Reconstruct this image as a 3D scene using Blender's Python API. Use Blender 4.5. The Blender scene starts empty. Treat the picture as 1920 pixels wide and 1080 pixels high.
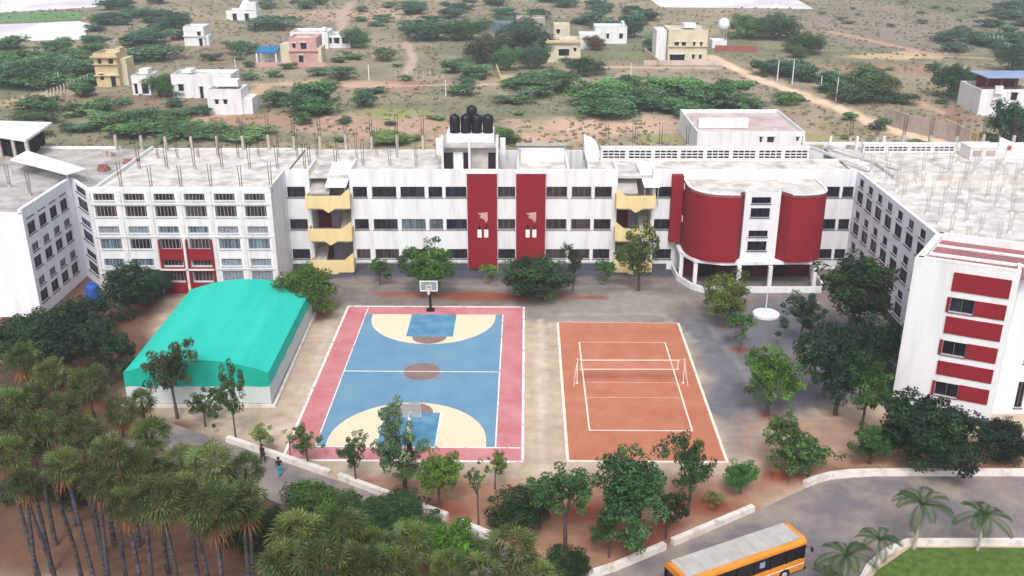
import bpy, math, random
import numpy as np
from mathutils import Vector, Matrix, noise as mnoise
R = math.radians
SC = bpy.context.scene
COL = SC.collection

# ------------------------------------------------------------------ camera, sky, sun, exposure
FPX, PITCH, CAMH = 1830.0, R(22), 43.0
cd = bpy.data.cameras.new('camera'); cam = bpy.data.objects.new('camera', cd); COL.objects.link(cam)
cd.lens = FPX/1920*36; cd.sensor_width = 36; cd.clip_start = 0.5; cd.clip_end = 6000
cam.location = (0, 0, CAMH); cam.rotation_euler = (R(90)-PITCH, 0, 0)
SC.camera = cam
SUN_EL, SUN_AZ = R(52), R(183)           # azimuth clockwise from +Y
W = bpy.data.worlds.new('World'); SC.world = W; W.use_nodes = True
nt = W.node_tree; bg = nt.nodes['Background']
sky = nt.nodes.new('ShaderNodeTexSky'); sky.sky_type = 'NISHITA'; sky.sun_disc = False
sky.sun_elevation = SUN_EL; sky.sun_rotation = SUN_AZ; sky.air_density = 1.0; sky.dust_density = 6.0; sky.ozone_density = 1.0
hs = nt.nodes.new('ShaderNodeHueSaturation'); hs.inputs['Saturation'].default_value = 0.45
nt.links.new(sky.outputs[0], hs.inputs['Color']); nt.links.new(hs.outputs[0], bg.inputs[0]); bg.inputs[1].default_value = 0.15
sd = bpy.data.lights.new('sun', 'SUN'); sd.energy = 1.15; sd.angle = R(12); sd.color = (1, .97, .93)
so = bpy.data.objects.new('sun', sd); COL.objects.link(so)
dv = Vector((math.sin(SUN_AZ)*math.cos(SUN_EL), math.cos(SUN_AZ)*math.cos(SUN_EL), math.sin(SUN_EL)))
so.rotation_euler = dv.to_track_quat('Z', 'Y').to_euler(); so.location = (0, 0, 200)
SC.view_settings.view_transform = 'Standard'; SC.view_settings.look = 'None'; SC.view_settings.gamma = 1
SC.view_settings.exposure = 0.31

# ------------------------------------------------------------------ pixel rays of the photo (1920x1080) to points in the place
CC, SS = math.cos(PITCH), math.sin(PITCH)
def ray(px, py):
    u, w = (px-960)/FPX, (540-py)/FPX
    return (u, CC+w*SS, -SS+w*CC)
def G(px, py, z=0.0):
    r = ray(px, py); t = (z-CAMH)/r[2]; return (r[0]*t, r[1]*t)
def FY(px, py, Y):
    r = ray(px, py); t = Y/r[1]; return (r[0]*t, CAMH+r[2]*t)
def depth(x, y, z=0): return y*CC-(z-CAMH)*SS

# ------------------------------------------------------------------ colour and materials
def lin(c):
    return tuple(((v/255)/12.92 if v/255 <= .04045 else ((v/255+.055)/1.055)**2.4) for v in c)
def new_mat(name):
    m = bpy.data.materials.new(name); m.use_nodes = True
    t = m.node_tree; b = t.nodes['Principled BSDF']; return m, t, b
def mat(name, c, rough=.8, var=.12, scale=1.5, spec=.3, metal=0, c2=None, bump=0, streak=False, thr=(.35, .7), ms=None):
    m, t, b = new_mat(name); c = lin(c); c2 = lin(c2) if c2 else tuple(v*(1-var*2) for v in c)
    tc = t.nodes.new('ShaderNodeTexCoord'); mp = t.nodes.new('ShaderNodeMapping')
    ge = t.nodes.new('ShaderNodeNewGeometry'); t.links.new(ge.outputs['Position'], mp.inputs[0])
    mp.inputs['Scale'].default_value = ms or ((1, 1, .12) if streak else (1, 1, 1))
    n = t.nodes.new('ShaderNodeTexNoise'); n.inputs['Scale'].default_value = scale; n.inputs['Detail'].default_value = 6; n.inputs['Roughness'].default_value = .65
    t.links.new(mp.outputs[0], n.inputs[0])
    mr = t.nodes.new('ShaderNodeMapRange'); mr.inputs[1].default_value, mr.inputs[2].default_value = thr
    t.links.new(n.outputs[0], mr.inputs[0])
    mx = t.nodes.new('ShaderNodeMix'); mx.data_type = 'RGBA'; mx.inputs[6].default_value = (*c, 1); mx.inputs[7].default_value = (*c2, 1)
    t.links.new(mr.outputs[0], mx.inputs[0]); t.links.new(mx.outputs[2], b.inputs['Base Color'])
    b.inputs['Roughness'].default_value = rough; b.inputs['Specular IOR Level'].default_value = spec; b.inputs['Metallic'].default_value = metal
    if bump:
        bp = t.nodes.new('ShaderNodeBump'); bp.inputs['Strength'].default_value = bump; bp.inputs['Distance'].default_value = .05
        t.links.new(n.outputs[0], bp.inputs['Height']); t.links.new(bp.outputs[0], b.inputs['Normal'])
    return m
def leaf_mat(name):
    m, t, b = new_mat(name)
    oi = t.nodes.new('ShaderNodeObjectInfo'); at = t.nodes.new('ShaderNodeAttribute'); at.attribute_name = 'tint'
    mx = t.nodes.new('ShaderNodeMix'); mx.data_type = 'RGBA'; mx.blend_type = 'MULTIPLY'; mx.inputs[0].default_value = 1
    t.links.new(oi.outputs['Color'], mx.inputs[6]); t.links.new(at.outputs['Color'], mx.inputs[7])
    t.links.new(mx.outputs[2], b.inputs['Base Color']); b.inputs['Roughness'].default_value = .6; b.inputs['Specular IOR Level'].default_value = .25
    tr = t.nodes.new('ShaderNodeBsdfTranslucent'); ms = t.nodes.new('ShaderNodeMixShader'); ms.inputs[0].default_value = .2
    t.links.new(mx.outputs[2], tr.inputs[0]); t.links.new(b.outputs[0], ms.inputs[1]); t.links.new(tr.outputs[0], ms.inputs[2])
    t.links.new(ms.outputs[0], t.nodes['Material Output'].inputs[0]); return m
M = dict(
 white=mat('white_paint', (226, 228, 233), .75, scale=.8, c2=(198, 197, 199), streak=True, thr=(.48, .78)),
 white2=mat('white_paint_brightened', (232, 234, 242), .75, scale=.9, c2=(212, 213, 222), streak=True, thr=(.45, .8)),  # same white paint, paler and bluer: light painted in for the shaded wing walls
 ledge=mat('ledge_paint', (224, 224, 226), .8, scale=1.2, c2=(206, 204, 204)),
 roof=mat('roof_concrete', (216, 212, 208), .9, scale=.5, c2=(150, 146, 143), thr=(.42, .72), bump=.2),
 roofdark=mat('old_roof_concrete', (190, 186, 184), .9, scale=.35, c2=(140, 137, 136), thr=(.38, .65)),
 conc=mat('bare_concrete', (186, 182, 172), .9, scale=2, c2=(150, 145, 136)),
 rebar=mat('rusty_steel', (92, 74, 68), .8, scale=4, c2=(62, 52, 50)),
 red=mat('red_paint', (140, 22, 38), .75, scale=.5, c2=(122, 18, 32), thr=(.3, .8)),
 redd=mat('red_brown_wall', (104, 34, 40), .8, scale=1),
 yellow=mat('yellow_paint', (226, 208, 160), .75, scale=1.2, c2=(218, 192, 134), streak=True),
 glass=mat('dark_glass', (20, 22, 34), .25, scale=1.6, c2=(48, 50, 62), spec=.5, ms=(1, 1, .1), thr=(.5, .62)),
 glassb=mat('brown_glass', (34, 20, 26), .4, scale=1.6, c2=(78, 62, 68), spec=.4, ms=(1, 1, .1), thr=(.48, .6)),
 glasst=mat('teal_glass', (60, 84, 98), .35, scale=1.4, c2=(120, 140, 150), spec=.4, ms=(1, 1, .1), thr=(.42, .6)),
 curtain=mat('pale_shutter', (150, 158, 166), .6, scale=2.5, c2=(92, 104, 116)),
 frame=mat('window_frame', (190, 192, 198), .6, scale=3),
 barsd=mat('dark_window_frame', (58, 56, 64), .6, scale=3), bars=mat('window_bars', (112, 104, 108), .6, scale=3),
 plinth=mat('plinth_paint', (86, 90, 108), .85, scale=.6, c2=(70, 72, 84)),
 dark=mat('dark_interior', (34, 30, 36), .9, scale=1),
 door=mat('lilac_door', (150, 146, 168), .7, scale=2),
 black=mat('black_plastic', (16, 17, 24), .45, scale=2, c2=(26, 27, 36), spec=.4),
 sheet=mat('white_sheet', (240, 242, 246), .5, scale=1.2, c2=(214, 216, 222)),
 canopy=mat('turquoise_fabric', (50, 194, 176), .85, scale=.35, c2=(36, 180, 164), thr=(.35, .7), spec=.1, ms=(1.6, .2, 1)),
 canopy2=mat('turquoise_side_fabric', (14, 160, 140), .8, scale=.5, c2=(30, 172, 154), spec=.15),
 steel=mat('grey_steel', (180, 184, 190), .45, scale=2, spec=.5),
 kerb=mat('whitewashed_kerb', (222, 216, 212), .85, scale=.9, c2=(166, 148, 138), thr=(.5, .75)),
 line=mat('worn_white_line', (240, 238, 238), .8, scale=1.2, c2=(200, 160, 162), thr=(.52, .64)),
 faint=mat('faint_line', (222, 178, 156), .85, scale=1.4, c2=(204, 138, 112), thr=(.4, .7)),
 vline=mat('court_edge_line', (240, 222, 208), .85, scale=1.4, c2=(220, 184, 164), thr=(.5, .75)),
 cblue=mat('blue_court_paint', (98, 140, 172), .75, scale=.3, c2=(114, 152, 178), thr=(.35, .7)),
 ckey=mat('blue_key_paint', (74, 126, 164), .75, scale=.6, c2=(108, 160, 186), thr=(.4, .7)),
 cpink=mat('pink_court_paint', (188, 112, 118), .8, scale=.32, c2=(202, 146, 150), thr=(.38, .72)),
 ccream=mat('cream_court_paint', (228, 212, 186), .8, scale=.6, c2=(218, 202, 176), thr=(.4, .8)),
 cbrown=mat('brown_court_paint', (142, 118, 116), .8, scale=1),
 cring=mat('ring_paint', (118, 150, 180), .8, scale=1),
 vred=mat('red_clay', (174, 104, 80), .9, scale=.4, c2=(186, 126, 104), thr=(.35, .7)),
 road=mat('asphalt', (112, 107, 114), .9, scale=.3, c2=(152, 140, 132), thr=(.4, .66), bump=.2),
 lawn=mat('lawn_grass', (92, 116, 50), .95, scale=1.8, c2=(60, 88, 34), thr=(.35, .65), bump=.6),
 salt=mat('salt_crust', (238, 236, 242), .6, scale=.03, c2=(214, 208, 218), thr=(.5, .62)),
 crop=mat('crop_green', (104, 150, 98), .9, scale=.05),
 orange=mat('bus_orange', (226, 144, 42), .5, scale=1, c2=(206, 126, 40), spec=.5),
 busroof=mat('bus_roof', (186, 182, 178), .6, scale=1.2, c2=(164, 160, 158)),
 busdark=mat('bus_window', (14, 14, 24), .15, scale=1, spec=.6),
 tyre=mat('tyre_rubber', (26, 26, 28), .85, scale=4),
 bark=mat('bark', (98, 86, 78), .9, scale=5, c2=(66, 56, 52)),
 pbark=mat('palm_bark', (96, 90, 96), .9, scale=3, c2=(48, 44, 50), ms=(.6, .6, 2.2), thr=(.4, .6), bump=.5),
 hcream=mat('cream_wall', (206, 188, 152), .85, scale=.5, c2=(188, 166, 128)),
 hyel=mat('pale_yellow_wall', (214, 206, 180), .85, scale=.5),
 hpink=mat('pink_wall', (206, 164, 160), .85, scale=.5),
 hroofp=mat('pink_roof', (204, 190, 188), .9, scale=.25, c2=(176, 156, 154), thr=(.4, .65)),
 hgrey=mat('grey_block_wall', (176, 166, 160), .9, scale=.4, c2=(150, 134, 126)),
 hblue=mat('blue_sheet_roof', (150, 170, 206), .6, scale=.3),
 tarp=mat('blue_tarp', (42, 120, 176), .6, scale=.5),
 brick=mat('red_brick_wall', (166, 96, 88), .9, scale=.8, c2=(140, 84, 78)),
 skin=mat('skin', (120, 82, 62), .6), cloth_d=mat('dark_cloth', (36, 36, 52), .85), cloth_t=mat('teal_cloth', (52, 156, 176), .85), hair=mat('black_hair', (18, 16, 16), .6),
 roofred=mat('red_roof_tile', (158, 98, 100), .85, scale=.5, c2=(138, 104, 104)),
 blue=mat('blue_plastic', (40, 84, 168), .5, scale=1),
)
LEAF = leaf_mat('leaf'); 
def net_mat():
    m, t, b = new_mat('pale_net'); b.inputs['Base Color'].default_value = (*lin((232, 244, 244)), 1); b.inputs['Roughness'].default_value = .8; b.inputs['Alpha'].default_value = .5
    return m
M['net'] = net_mat()
def vnet_mat():
    m, t, b = new_mat('court_net'); b.inputs['Base Color'].default_value = (*lin((200, 150, 130)), 1); b.inputs['Alpha'].default_value = .22; return m
M['vnet'] = vnet_mat()
def glass_mat():
    m, t, b = new_mat('board_acrylic'); b.inputs['Base Color'].default_value = (*lin((200, 205, 210)), 1); b.inputs['Alpha'].default_value = .25; b.inputs['Roughness'].default_value = .15; return m
M['acrylic'] = glass_mat()

# ------------------------------------------------------------------ mesh and object helpers
ORG = {}
def link(name, data, parent=None, loc=(0, 0, 0)):
    o = bpy.data.objects.new(name, data); COL.objects.link(o); o.location = loc
    if parent: o.parent = parent
    return o
def root(name, loc=(0, 0, 0), label=None, cat=None, group=None, kind=None, rz=0):
    o = link(name, None, None, loc); o.empty_display_size = .3; o.rotation_euler[2] = rz
    ORG[o.name] = Vector(loc)
    return tag(o, label, cat, group, kind)
def tag(o, label=None, cat=None, group=None, kind=None):
    if label: o['label'] = label
    if cat: o['category'] = cat
    if group: o['group'] = group
    if kind: o['kind'] = kind
    return o
class MB:
    def __init__(s): s.v, s.f, s.m = [], [], []
    def add(s, vs, fs, mi=0):
        n = len(s.v); s.v += [tuple(p) for p in vs]; s.f += [tuple(i+n for i in f) for f in fs]; s.m += [mi]*len(fs); return s
    def box(s, x0, x1, y0, y1, z0, z1, mi=0):
        vs = [(x, y, z) for z in (z0, z1) for x, y in ((x0, y0), (x1, y0), (x1, y1), (x0, y1))]
        return s.add(vs, [(3, 2, 1, 0), (4, 5, 6, 7), (0, 1, 5, 4), (1, 2, 6, 5), (2, 3, 7, 6), (3, 0, 4, 7)], mi)
    def prism(s, poly, z0, z1, mi=0, top=True):
        n = len(poly); vs = [(p[0], p[1], z0) for p in poly]+[(p[0], p[1], z1) for p in poly]
        fs = [(i, (i+1) % n, n+(i+1) % n, n+i) for i in range(n)]
        if top: fs += [tuple(range(n, 2*n)), tuple(reversed(range(n)))]
        return s.add(vs, fs, mi)
    def obox(s, O, U, u0, u1, d0, d1, z0, z1, mi=0):   # along U, outward offset d (normal to the right of U)
        N = (U[1], -U[0]); P = lambda u, d: (O[0]+U[0]*u+N[0]*d, O[1]+U[1]*u+N[1]*d)
        return s.prism([P(u0, d1), P(u1, d1), P(u1, d0), P(u0, d0)], z0, z1, mi)
    def tube(s, p0, p1, r0, r1=None, n=6, mi=0, cap=True):
        r1 = r0 if r1 is None else r1; p0, p1 = Vector(p0), Vector(p1); a = (p1-p0).normalized()
        x = a.orthogonal().normalized(); y = a.cross(x)
        vs = [p+(x*math.cos(2*math.pi*k/n)+y*math.sin(2*math.pi*k/n))*r for p, r in ((p0, r0), (p1, r1)) for k in range(n)]
        fs = [(k, (k+1) % n, n+(k+1) % n, n+k) for k in range(n)]
        if cap: fs += [tuple(range(n, 2*n)), tuple(reversed(range(n)))]
        return s.add(vs, fs, mi)
    def path(s, pts, rs, n=6, mi=0):
        pts = [Vector(p) for p in pts]; vs = []; 
        for i, p in enumerate(pts):
            a = (pts[min(i+1, len(pts)-1)]-pts[max(i-1, 0)]).normalized(); x = a.cross(Vector((.3, 1, .1))).normalized(); y = a.cross(x)
            vs += [p+(x*math.cos(2*math.pi*k/n)+y*math.sin(2*math.pi*k/n))*rs[i] for k in range(n)]
        fs = [(i*n+k, i*n+(k+1) % n, (i+1)*n+(k+1) % n, (i+1)*n+k) for i in range(len(pts)-1) for k in range(n)]
        return s.add(vs, fs, mi)
    def lathe(s, c, prof, n=16, mi=0):
        vs = [(c[0]+r*math.cos(2*math.pi*k/n), c[1]+r*math.sin(2*math.pi*k/n), c[2]+z) for r, z in prof for k in range(n)]
        fs = [(i*n+k, i*n+(k+1) % n, (i+1)*n+(k+1) % n, (i+1)*n+k) for i in range(len(prof)-1) for k in range(n)]
        fs += [tuple(range((len(prof)-1)*n, len(prof)*n)), tuple(reversed(range(n)))]
        return s.add(vs, fs, mi)
    def strip(s, line, w0, w1, z0, z1, mi=0):          # wall following a polyline, from offset w0 to w1 (left positive)
        L, Rr = [], []
        for i, p in enumerate(line):
            a = line[max(i-1, 0)]; b = line[min(i+1, len(line)-1)]; d = math.hypot(b[0]-a[0], b[1]-a[1]); nx, ny = -(b[1]-a[1])/d, (b[0]-a[0])/d
            L.append((p[0]+nx*w1, p[1]+ny*w1)); Rr.append((p[0]+nx*w0, p[1]+ny*w0))
        n = len(line); vs = [(*p, z0) for p in Rr]+[(*p, z0) for p in L]+[(*p, z1) for p in Rr]+[(*p, z1) for p in L]; fs = []
        for i in range(n-1):
            fs += [(2*n+i, 2*n+i+1, 3*n+i+1, 3*n+i), (i, i+1, 2*n+i+1, 2*n+i), (n+i+1, n+i, 3*n+i, 3*n+i+1)]
        fs += [(0, 2*n, 3*n, n), (n-1, 2*n-1, 4*n-1, 3*n-1)]
        return s.add(vs, fs, mi)
    def mesh(s, name, mats, org=(0, 0, 0), smooth=False):
        me = bpy.data.meshes.new(name); me.from_pydata([(v[0]-org[0], v[1]-org[1], v[2]-org[2]) for v in s.v], [], s.f)
        for m_ in (mats if isinstance(mats, (list, tuple)) else [mats]): me.materials.append(m_)
        me.polygons.foreach_set('material_index', s.m)
        if smooth: me.polygons.foreach_set('use_smooth', [True]*len(s.f))
        me.update(); return me
    def build(s, name, mats, parent=None, smooth=False):
        """vertices are in world coordinates; parents of this helper are never rotated"""
        org = ORG[parent.name] if parent else Vector((0, 0, 0))
        o = link(name, s.mesh(name, mats, org, smooth), parent); ORG[o.name] = org; return o

def facade(mb, O, U, L, z0, z1, ops, t=.25, mi=0):
    N = (U[1], -U[0]); P = lambda u, z, d=0: (O[0]+U[0]*u+N[0]*d, O[1]+U[1]*u+N[1]*d, z)
    us = sorted({0, L, *[o[0] for o in ops], *[o[1] for o in ops]}); zs = sorted({z0, z1, *[o[2] for o in ops], *[o[3] for o in ops]})
    for a, b in zip(us, us[1:]):
        for c, d in zip(zs, zs[1:]):
            mu, mz = (a+b)/2, (c+d)/2
            if not any(o[0] < mu < o[1] and o[2] < mz < o[3] for o in ops): mb.add([P(a, c), P(b, c), P(b, d), P(a, d)], [(0, 1, 2, 3)], mi)
    for a, b, c, d in ops:
        for q in (((a, c), (b, c)), ((b, c), (b, d)), ((b, d), (a, d)), ((a, d), (a, c))):
            mb.add([P(*q[0]), P(*q[1]), P(*q[1], -t), P(*q[0], -t)], [(0, 1, 2, 3)], mi)
def window(parent, O, U, a, b, c, d, pane, n=3, bars=0, fm='frame', shade=True, name='window'):
    w = MB(); f = .06
    w.obox(O, U, a, a+f, -.16, -.08, c, d); w.obox(O, U, b-f, b, -.16, -.08, c, d)
    w.obox(O, U, a+f, b-f, -.16, -.08, c, c+f); w.obox(O, U, a+f, b-f, -.16, -.08, d-f, d)
    for k in range(1, n): x = a+(b-a)*k/n; w.obox(O, U, x-.025, x+.025, -.15, -.09, c+f, d-f)
    for k in range(bars):
        x = a+(b-a)*(k+.5)/bars; w.obox(O, U, x-.018, x+.018, -.075, -.045, c+.01, d-.01)
    w.obox(O, U, a-.08, b+.08, -.02, .1, c-.1, c-.02)      # sill
    if shade: w.obox(O, U, a-.1, b+.1, .003, .32, d+.06, d+.14)
    wo = w.build(name, M[fm], parent)
    p = MB().obox(O, U, a+.002, b-.002, -.24, -.19, c+.002, d-.002)
    p.build('pane', M[pane], wo); return wo
def nth(i): return ['first', 'second', 'third', 'fourth', 'fifth', 'sixth', 'seventh', 'eighth', 'ninth', 'tenth', 'eleventh', 'twelfth', 'thirteenth', 'fourteenth', 'fifteenth', 'sixteenth', 'seventeenth', 'eighteenth', 'nineteenth', 'twentieth', 'twenty first', 'twenty second', 'twenty third', 'twenty fourth', 'twenty fifth', 'twenty sixth', 'twenty seventh', 'twenty eighth', 'twenty ninth', 'thirtieth', 'thirty first', 'thirty second'][i]

# ------------------------------------------------------------------ ground: one sheet, soil colours by area
def axis(segs):
    out = []
    for a, b, st in segs: out += list(np.arange(a, b, st))
    return np.array(out+[segs[-1][1]])
gx = axis([(-3000, -600, 400), (-600, -240, 30), (-240, -64, 1.5), (-64, 64, .55), (64, 240, 1.5), (240, 600, 30), (600, 3000, 400)])
gy = axis([(-300, 20, 40), (20, 52, 2), (52, 128, .55), (128, 330, 1.2), (330, 480, 3.5), (480, 800, 30), (800, 5000, 500)])
XX, YY = np.meshgrid(gx, gy); nx, ny = len(gx), len(gy)
rng = np.random.default_rng(4)
def vnoise(x, y, cell, seed):
    r = np.random.default_rng(seed).random((256, 256)); xi, yi = x/cell, y/cell
    x0, y0 = np.floor(xi).astype(int), np.floor(yi).astype(int); fx, fy = xi-x0, yi-y0; fx = fx*fx*(3-2*fx); fy = fy*fy*(3-2*fy)
    g = lambda a, b: r[a % 256, b % 256]
    return (g(x0, y0)*(1-fx)+g(x0+1, y0)*fx)*(1-fy)+(g(x0, y0+1)*(1-fx)+g(x0+1, y0+1)*fx)*fy
def fbm(x, y, cell, seed, o=4): return sum(vnoise(x, y, cell/2**k, seed+k)/2**k for k in range(o))/sum(1/2**k for k in range(o))
def polydist(poly):
    P = np.array(poly); d = np.full(XX.shape, 1e9); ins = np.zeros(XX.shape, bool)
    for i in range(len(P)):
        a, b = P[i], P[(i+1) % len(P)]; e = b-a; wx, wy = XX-a[0], YY-a[1]; t = np.clip((wx*e[0]+wy*e[1])/(e@e), 0, 1)
        d = np.minimum(d, np.hypot(wx-e[0]*t, wy-e[1]*t))
        c = ((a[1] > YY) != (b[1] > YY)) & (XX < (b[0]-a[0])*(YY-a[1])/((b[1]-a[1]) or 1e-9)+a[0]); ins ^= c
    return np.where(ins, d, -d)
far = YY > 128
base = np.zeros((*XX.shape, 3)); n1 = fbm(XX, YY, 22, 1); n2 = fbm(XX, YY, 6, 9); n3 = fbm(XX, YY, 60, 20)
def setc(c, w):
    global base
    base = base*(1-w[..., None])+np.array(lin(c))*w[..., None]
setc((150, 140, 120), np.ones(XX.shape)); setc((176, 158, 136), np.clip((n1-.52)*5, 0, 1)*.7); setc((112, 120, 94), np.clip((.55-n3)*4+(.5-n2)*2+.15, 0, 1)*.85)
setc((186, 168, 150), ((YY > 54) & (YY < 124) & (abs(XX) < 60))*1.0)
def paint(poly, c, feather=1.5, amt=1, px=True, nz=2.5):
    pp = [G(*p) for p in poly] if px else poly
    d = polydist(pp)+(n2-.5)*nz*feather; setc(c, np.clip(d/feather+.5, 0, 1)*amt)
def blob(px, py, rx, ry, c, amt=1, soft=.5):
    cx, cy = G(px, py); m_ = depth(cx, cy)/FPX; y1 = G(px, py-ry)[1]; y0 = G(px, py+ry)[1]
    d = 1-np.hypot((XX-cx)/(rx*m_), (YY-(y0+y1)/2)/((y1-y0)/2))+(n2-.5)*1.2; setc(c, np.clip(d/soft, 0, 1)*amt)
TR_W = []
def trail(pts, w, c, amt=1):
    TR_W.append(([G(*p) for p in pts], w))
    P = [np.array(G(*p)) for p in pts]; d = np.full(XX.shape, 1e9)
    for a, b in zip(P, P[1:]):
        e = b-a; wx, wy = XX-a[0], YY-a[1]; t = np.clip((wx*e[0]+wy*e[1])/(e@e), 0, 1); d = np.minimum(d, np.hypot(wx-e[0]*t, wy-e[1]*t))
    setc(c, np.clip((w-d)/(.5*w)+(n2-.5)*1.5, 0, 1)*amt)
# field beyond the school
for a in [(700, 235, 240, 28, (180, 152, 132)), (1130, 238, 210, 22, (200, 170, 150)), (1000, 262, 180, 18, (192, 162, 142)), (420, 225, 190, 24, (170, 138, 116)),
          (740, 212, 70, 12, (146, 152, 98)), (1240, 262, 75, 12, (146, 152, 100)), (1480, 262, 100, 14, (160, 152, 110)), (60, 190, 80, 22, (188, 164, 134)), (760, 160, 110, 16, (164, 128, 112)),
          (640, 158, 160, 9, (190, 160, 136)), (700, 28, 190, 14, (188, 160, 142)), (1650, 60, 260, 52, (148, 136, 126)), (1670, 105, 110, 8, (204, 176, 146)), (1640, 128, 190, 14, (158, 130, 110)),
          (1400, 205, 120, 22, (146, 132, 112)), (1180, 105, 80, 12, (130, 134, 100)), (290, 82, 55, 14, (178, 152, 140)), (250, 195, 200, 26, (140, 122, 106)), (1600, 165, 60, 8, (164, 150, 136)), (1800, 215, 60, 18, (150, 116, 104)),
          (420, 110, 130, 28, (136, 124, 104)), (560, 75, 90, 20, (150, 134, 116)), (1580, 240, 60, 14, (150, 136, 108)), (1780, 262, 90, 12, (190, 160, 138))]: blob(*a)
for a in [([(1330, 105), (1420, 148), (1500, 176), (1580, 205), (1650, 236), (1740, 262), (1850, 282)], 2.6, (228, 200, 174)), ([(500, 160), (420, 215), (330, 235)], 2.2, (194, 164, 138)),
          ([(480, 158), (700, 162), (930, 158)], 1.8, (196, 168, 146)), ([(760, 75), (775, 110), (760, 150)], 1.6, (190, 168, 150)), ([(1100, 125), (1340, 128)], 1.6, (206, 176, 156)),
          ([(640, 60), (640, 30), (660, 5)], 2.2, (190, 168, 152)), ([(1690, 180), (1770, 212)], 1.8, (196, 160, 138)), ([(1560, 60), (1760, 105), (1900, 112)], 2.2, (190, 158, 132)), ([(940, 150), (1000, 158), (1100, 160)], 1.5, (200, 172, 150))]: trail(*a)
# yard
paint([(200, 470), (1700, 480), (1700, 700), (1690, 765), (1560, 760), (1400, 800), (1300, 640), (1262, 603), (980, 600), (975, 572), (640, 570), (600, 600), (555, 590), (200, 540)], (124, 117, 114), 2.5)
paint([(1275, 590), (1440, 560), (1670, 620), (1690, 755), (1520, 765), (1405, 800), (1385, 850)], (114, 114, 122), 3)
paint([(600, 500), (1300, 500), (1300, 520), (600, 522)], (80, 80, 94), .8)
paint([(980, 572), (1000, 590), (1036, 603), (1230, 600), (1330, 560), (1240, 545), (1000, 552)], (146, 141, 134), 2)
trail([(715, 551), (860, 556), (1010, 556), (1130, 558)], .9, (146, 84, 72), .8); blob(930, 556, 120, 9, (136, 74, 62), .8)
paint([(640, 892), (990, 886), (1370, 886), (1450, 850), (1500, 810), (1680, 770), (1925, 850), (1925, 893), (1640, 893), (1515, 912), (1415, 958), (1130, 1080), (920, 1015), (840, 985)], (160, 122, 102), 2)
paint([(1400, 800), (1690, 765), (1900, 850), (1400, 860)], (168, 140, 124), 2.5)
for a in [(830, 955, 75, 24), (1200, 1010, 110, 38), (1330, 950, 95, 26), (1460, 892, 80, 18), (1640, 882, 110, 9), (1800, 880, 110, 9), (1435, 778, 28, 7), (1565, 778, 28, 7), (1385, 656, 26, 7), (330, 800, 44, 14), (272, 600, 34, 40), (1370, 612, 30, 7), (1100, 960, 80, 24), (1630, 868, 40, 8), (660, 905, 50, 12), (480, 850, 60, 16), (600, 590, 24, 24), (1250, 985, 60, 20)]:
    blob(*a, (136, 64, 50), .85, .8)
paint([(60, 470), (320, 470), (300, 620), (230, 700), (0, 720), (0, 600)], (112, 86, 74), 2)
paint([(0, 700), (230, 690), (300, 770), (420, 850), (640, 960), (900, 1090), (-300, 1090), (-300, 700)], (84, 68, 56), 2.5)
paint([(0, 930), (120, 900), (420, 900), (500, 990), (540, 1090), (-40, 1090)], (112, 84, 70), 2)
for k in range(9): trail([(60+k*18, 905+k*20), (560, 985+k*22)], .22, (92, 68, 58), .7)
for a in [([(1290, 560), (1400, 700), (1420, 830)], .5, (150, 146, 144), .5), ([(1330, 560), (1450, 690), (1470, 800)], .4, (96, 96, 104), .4), ([(660, 535), (1000, 540), (1240, 535)], .5, (150, 144, 140), .5), ([(620, 600), (560, 790), (480, 820)], .6, (204, 190, 174), .5), ([(1012, 600), (1020, 880)], .5, (206, 194, 180), .6), ([(1050, 590), (1240, 588), (1300, 640)], .5, (170, 166, 160), .5)]: trail(*a)
for k in range(60):
    a_ = random.Random(k); blob(a_.uniform(300, 1650), a_.uniform(515, 900), a_.uniform(6, 26), a_.uniform(2, 7), a_.choice([(120, 104, 92), (146, 96, 80), (104, 100, 104), (200, 186, 172)]), a_.uniform(.25, .5), .8)
base *= (0.86+.28*fbm(XX, YY, 1.6, 40)[..., None])
gv = np.stack([XX.ravel(), YY.ravel(), np.zeros(XX.size)], 1)
i0 = (np.arange(ny-1)[:, None]*nx+np.arange(nx-1)[None]).ravel(); gf = np.stack([i0, i0+1, i0+nx+1, i0+nx], 1)
me = bpy.data.meshes.new('ground'); me.vertices.add(len(gv)); me.vertices.foreach_set('co', gv.ravel())
me.loops.add(gf.size); me.loops.foreach_set('vertex_index', gf.ravel()); me.polygons.add(len(gf)); me.polygons.foreach_set('loop_start', np.arange(0, gf.size, 4)); me.update(calc_edges=True)
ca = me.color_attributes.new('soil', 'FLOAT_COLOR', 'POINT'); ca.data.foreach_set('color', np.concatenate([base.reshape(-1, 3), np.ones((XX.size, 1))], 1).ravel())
gm, t, b = new_mat('soil'); at = t.nodes.new('ShaderNodeAttribute'); at.attribute_name = 'soil'
def noise_node(t, sc, det=8, ro=.6):
    ge = t.nodes.new('ShaderNodeNewGeometry'); n = t.nodes.new('ShaderNodeTexNoise'); n.inputs['Scale'].default_value = sc; n.inputs['Detail'].default_value = det; n.inputs['Roughness'].default_value = ro
    t.links.new(ge.outputs['Position'], n.inputs[0]); return n
na, nb = noise_node(t, .9), noise_node(t, .12)
mr = t.nodes.new('ShaderNodeMapRange'); mr.inputs[1].default_value = .25; mr.inputs[2].default_value = .75; mr.inputs[3].default_value = .78; mr.inputs[4].default_value = 1.18; t.links.new(na.outputs[0], mr.inputs[0])
mr2 = t.nodes.new('ShaderNodeMapRange'); mr2.inputs[1].default_value = .3; mr2.inputs[2].default_value = .7; mr2.inputs[3].default_value = .86; mr2.inputs[4].default_value = 1.1; t.links.new(nb.outputs[0], mr2.inputs[0])
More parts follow.
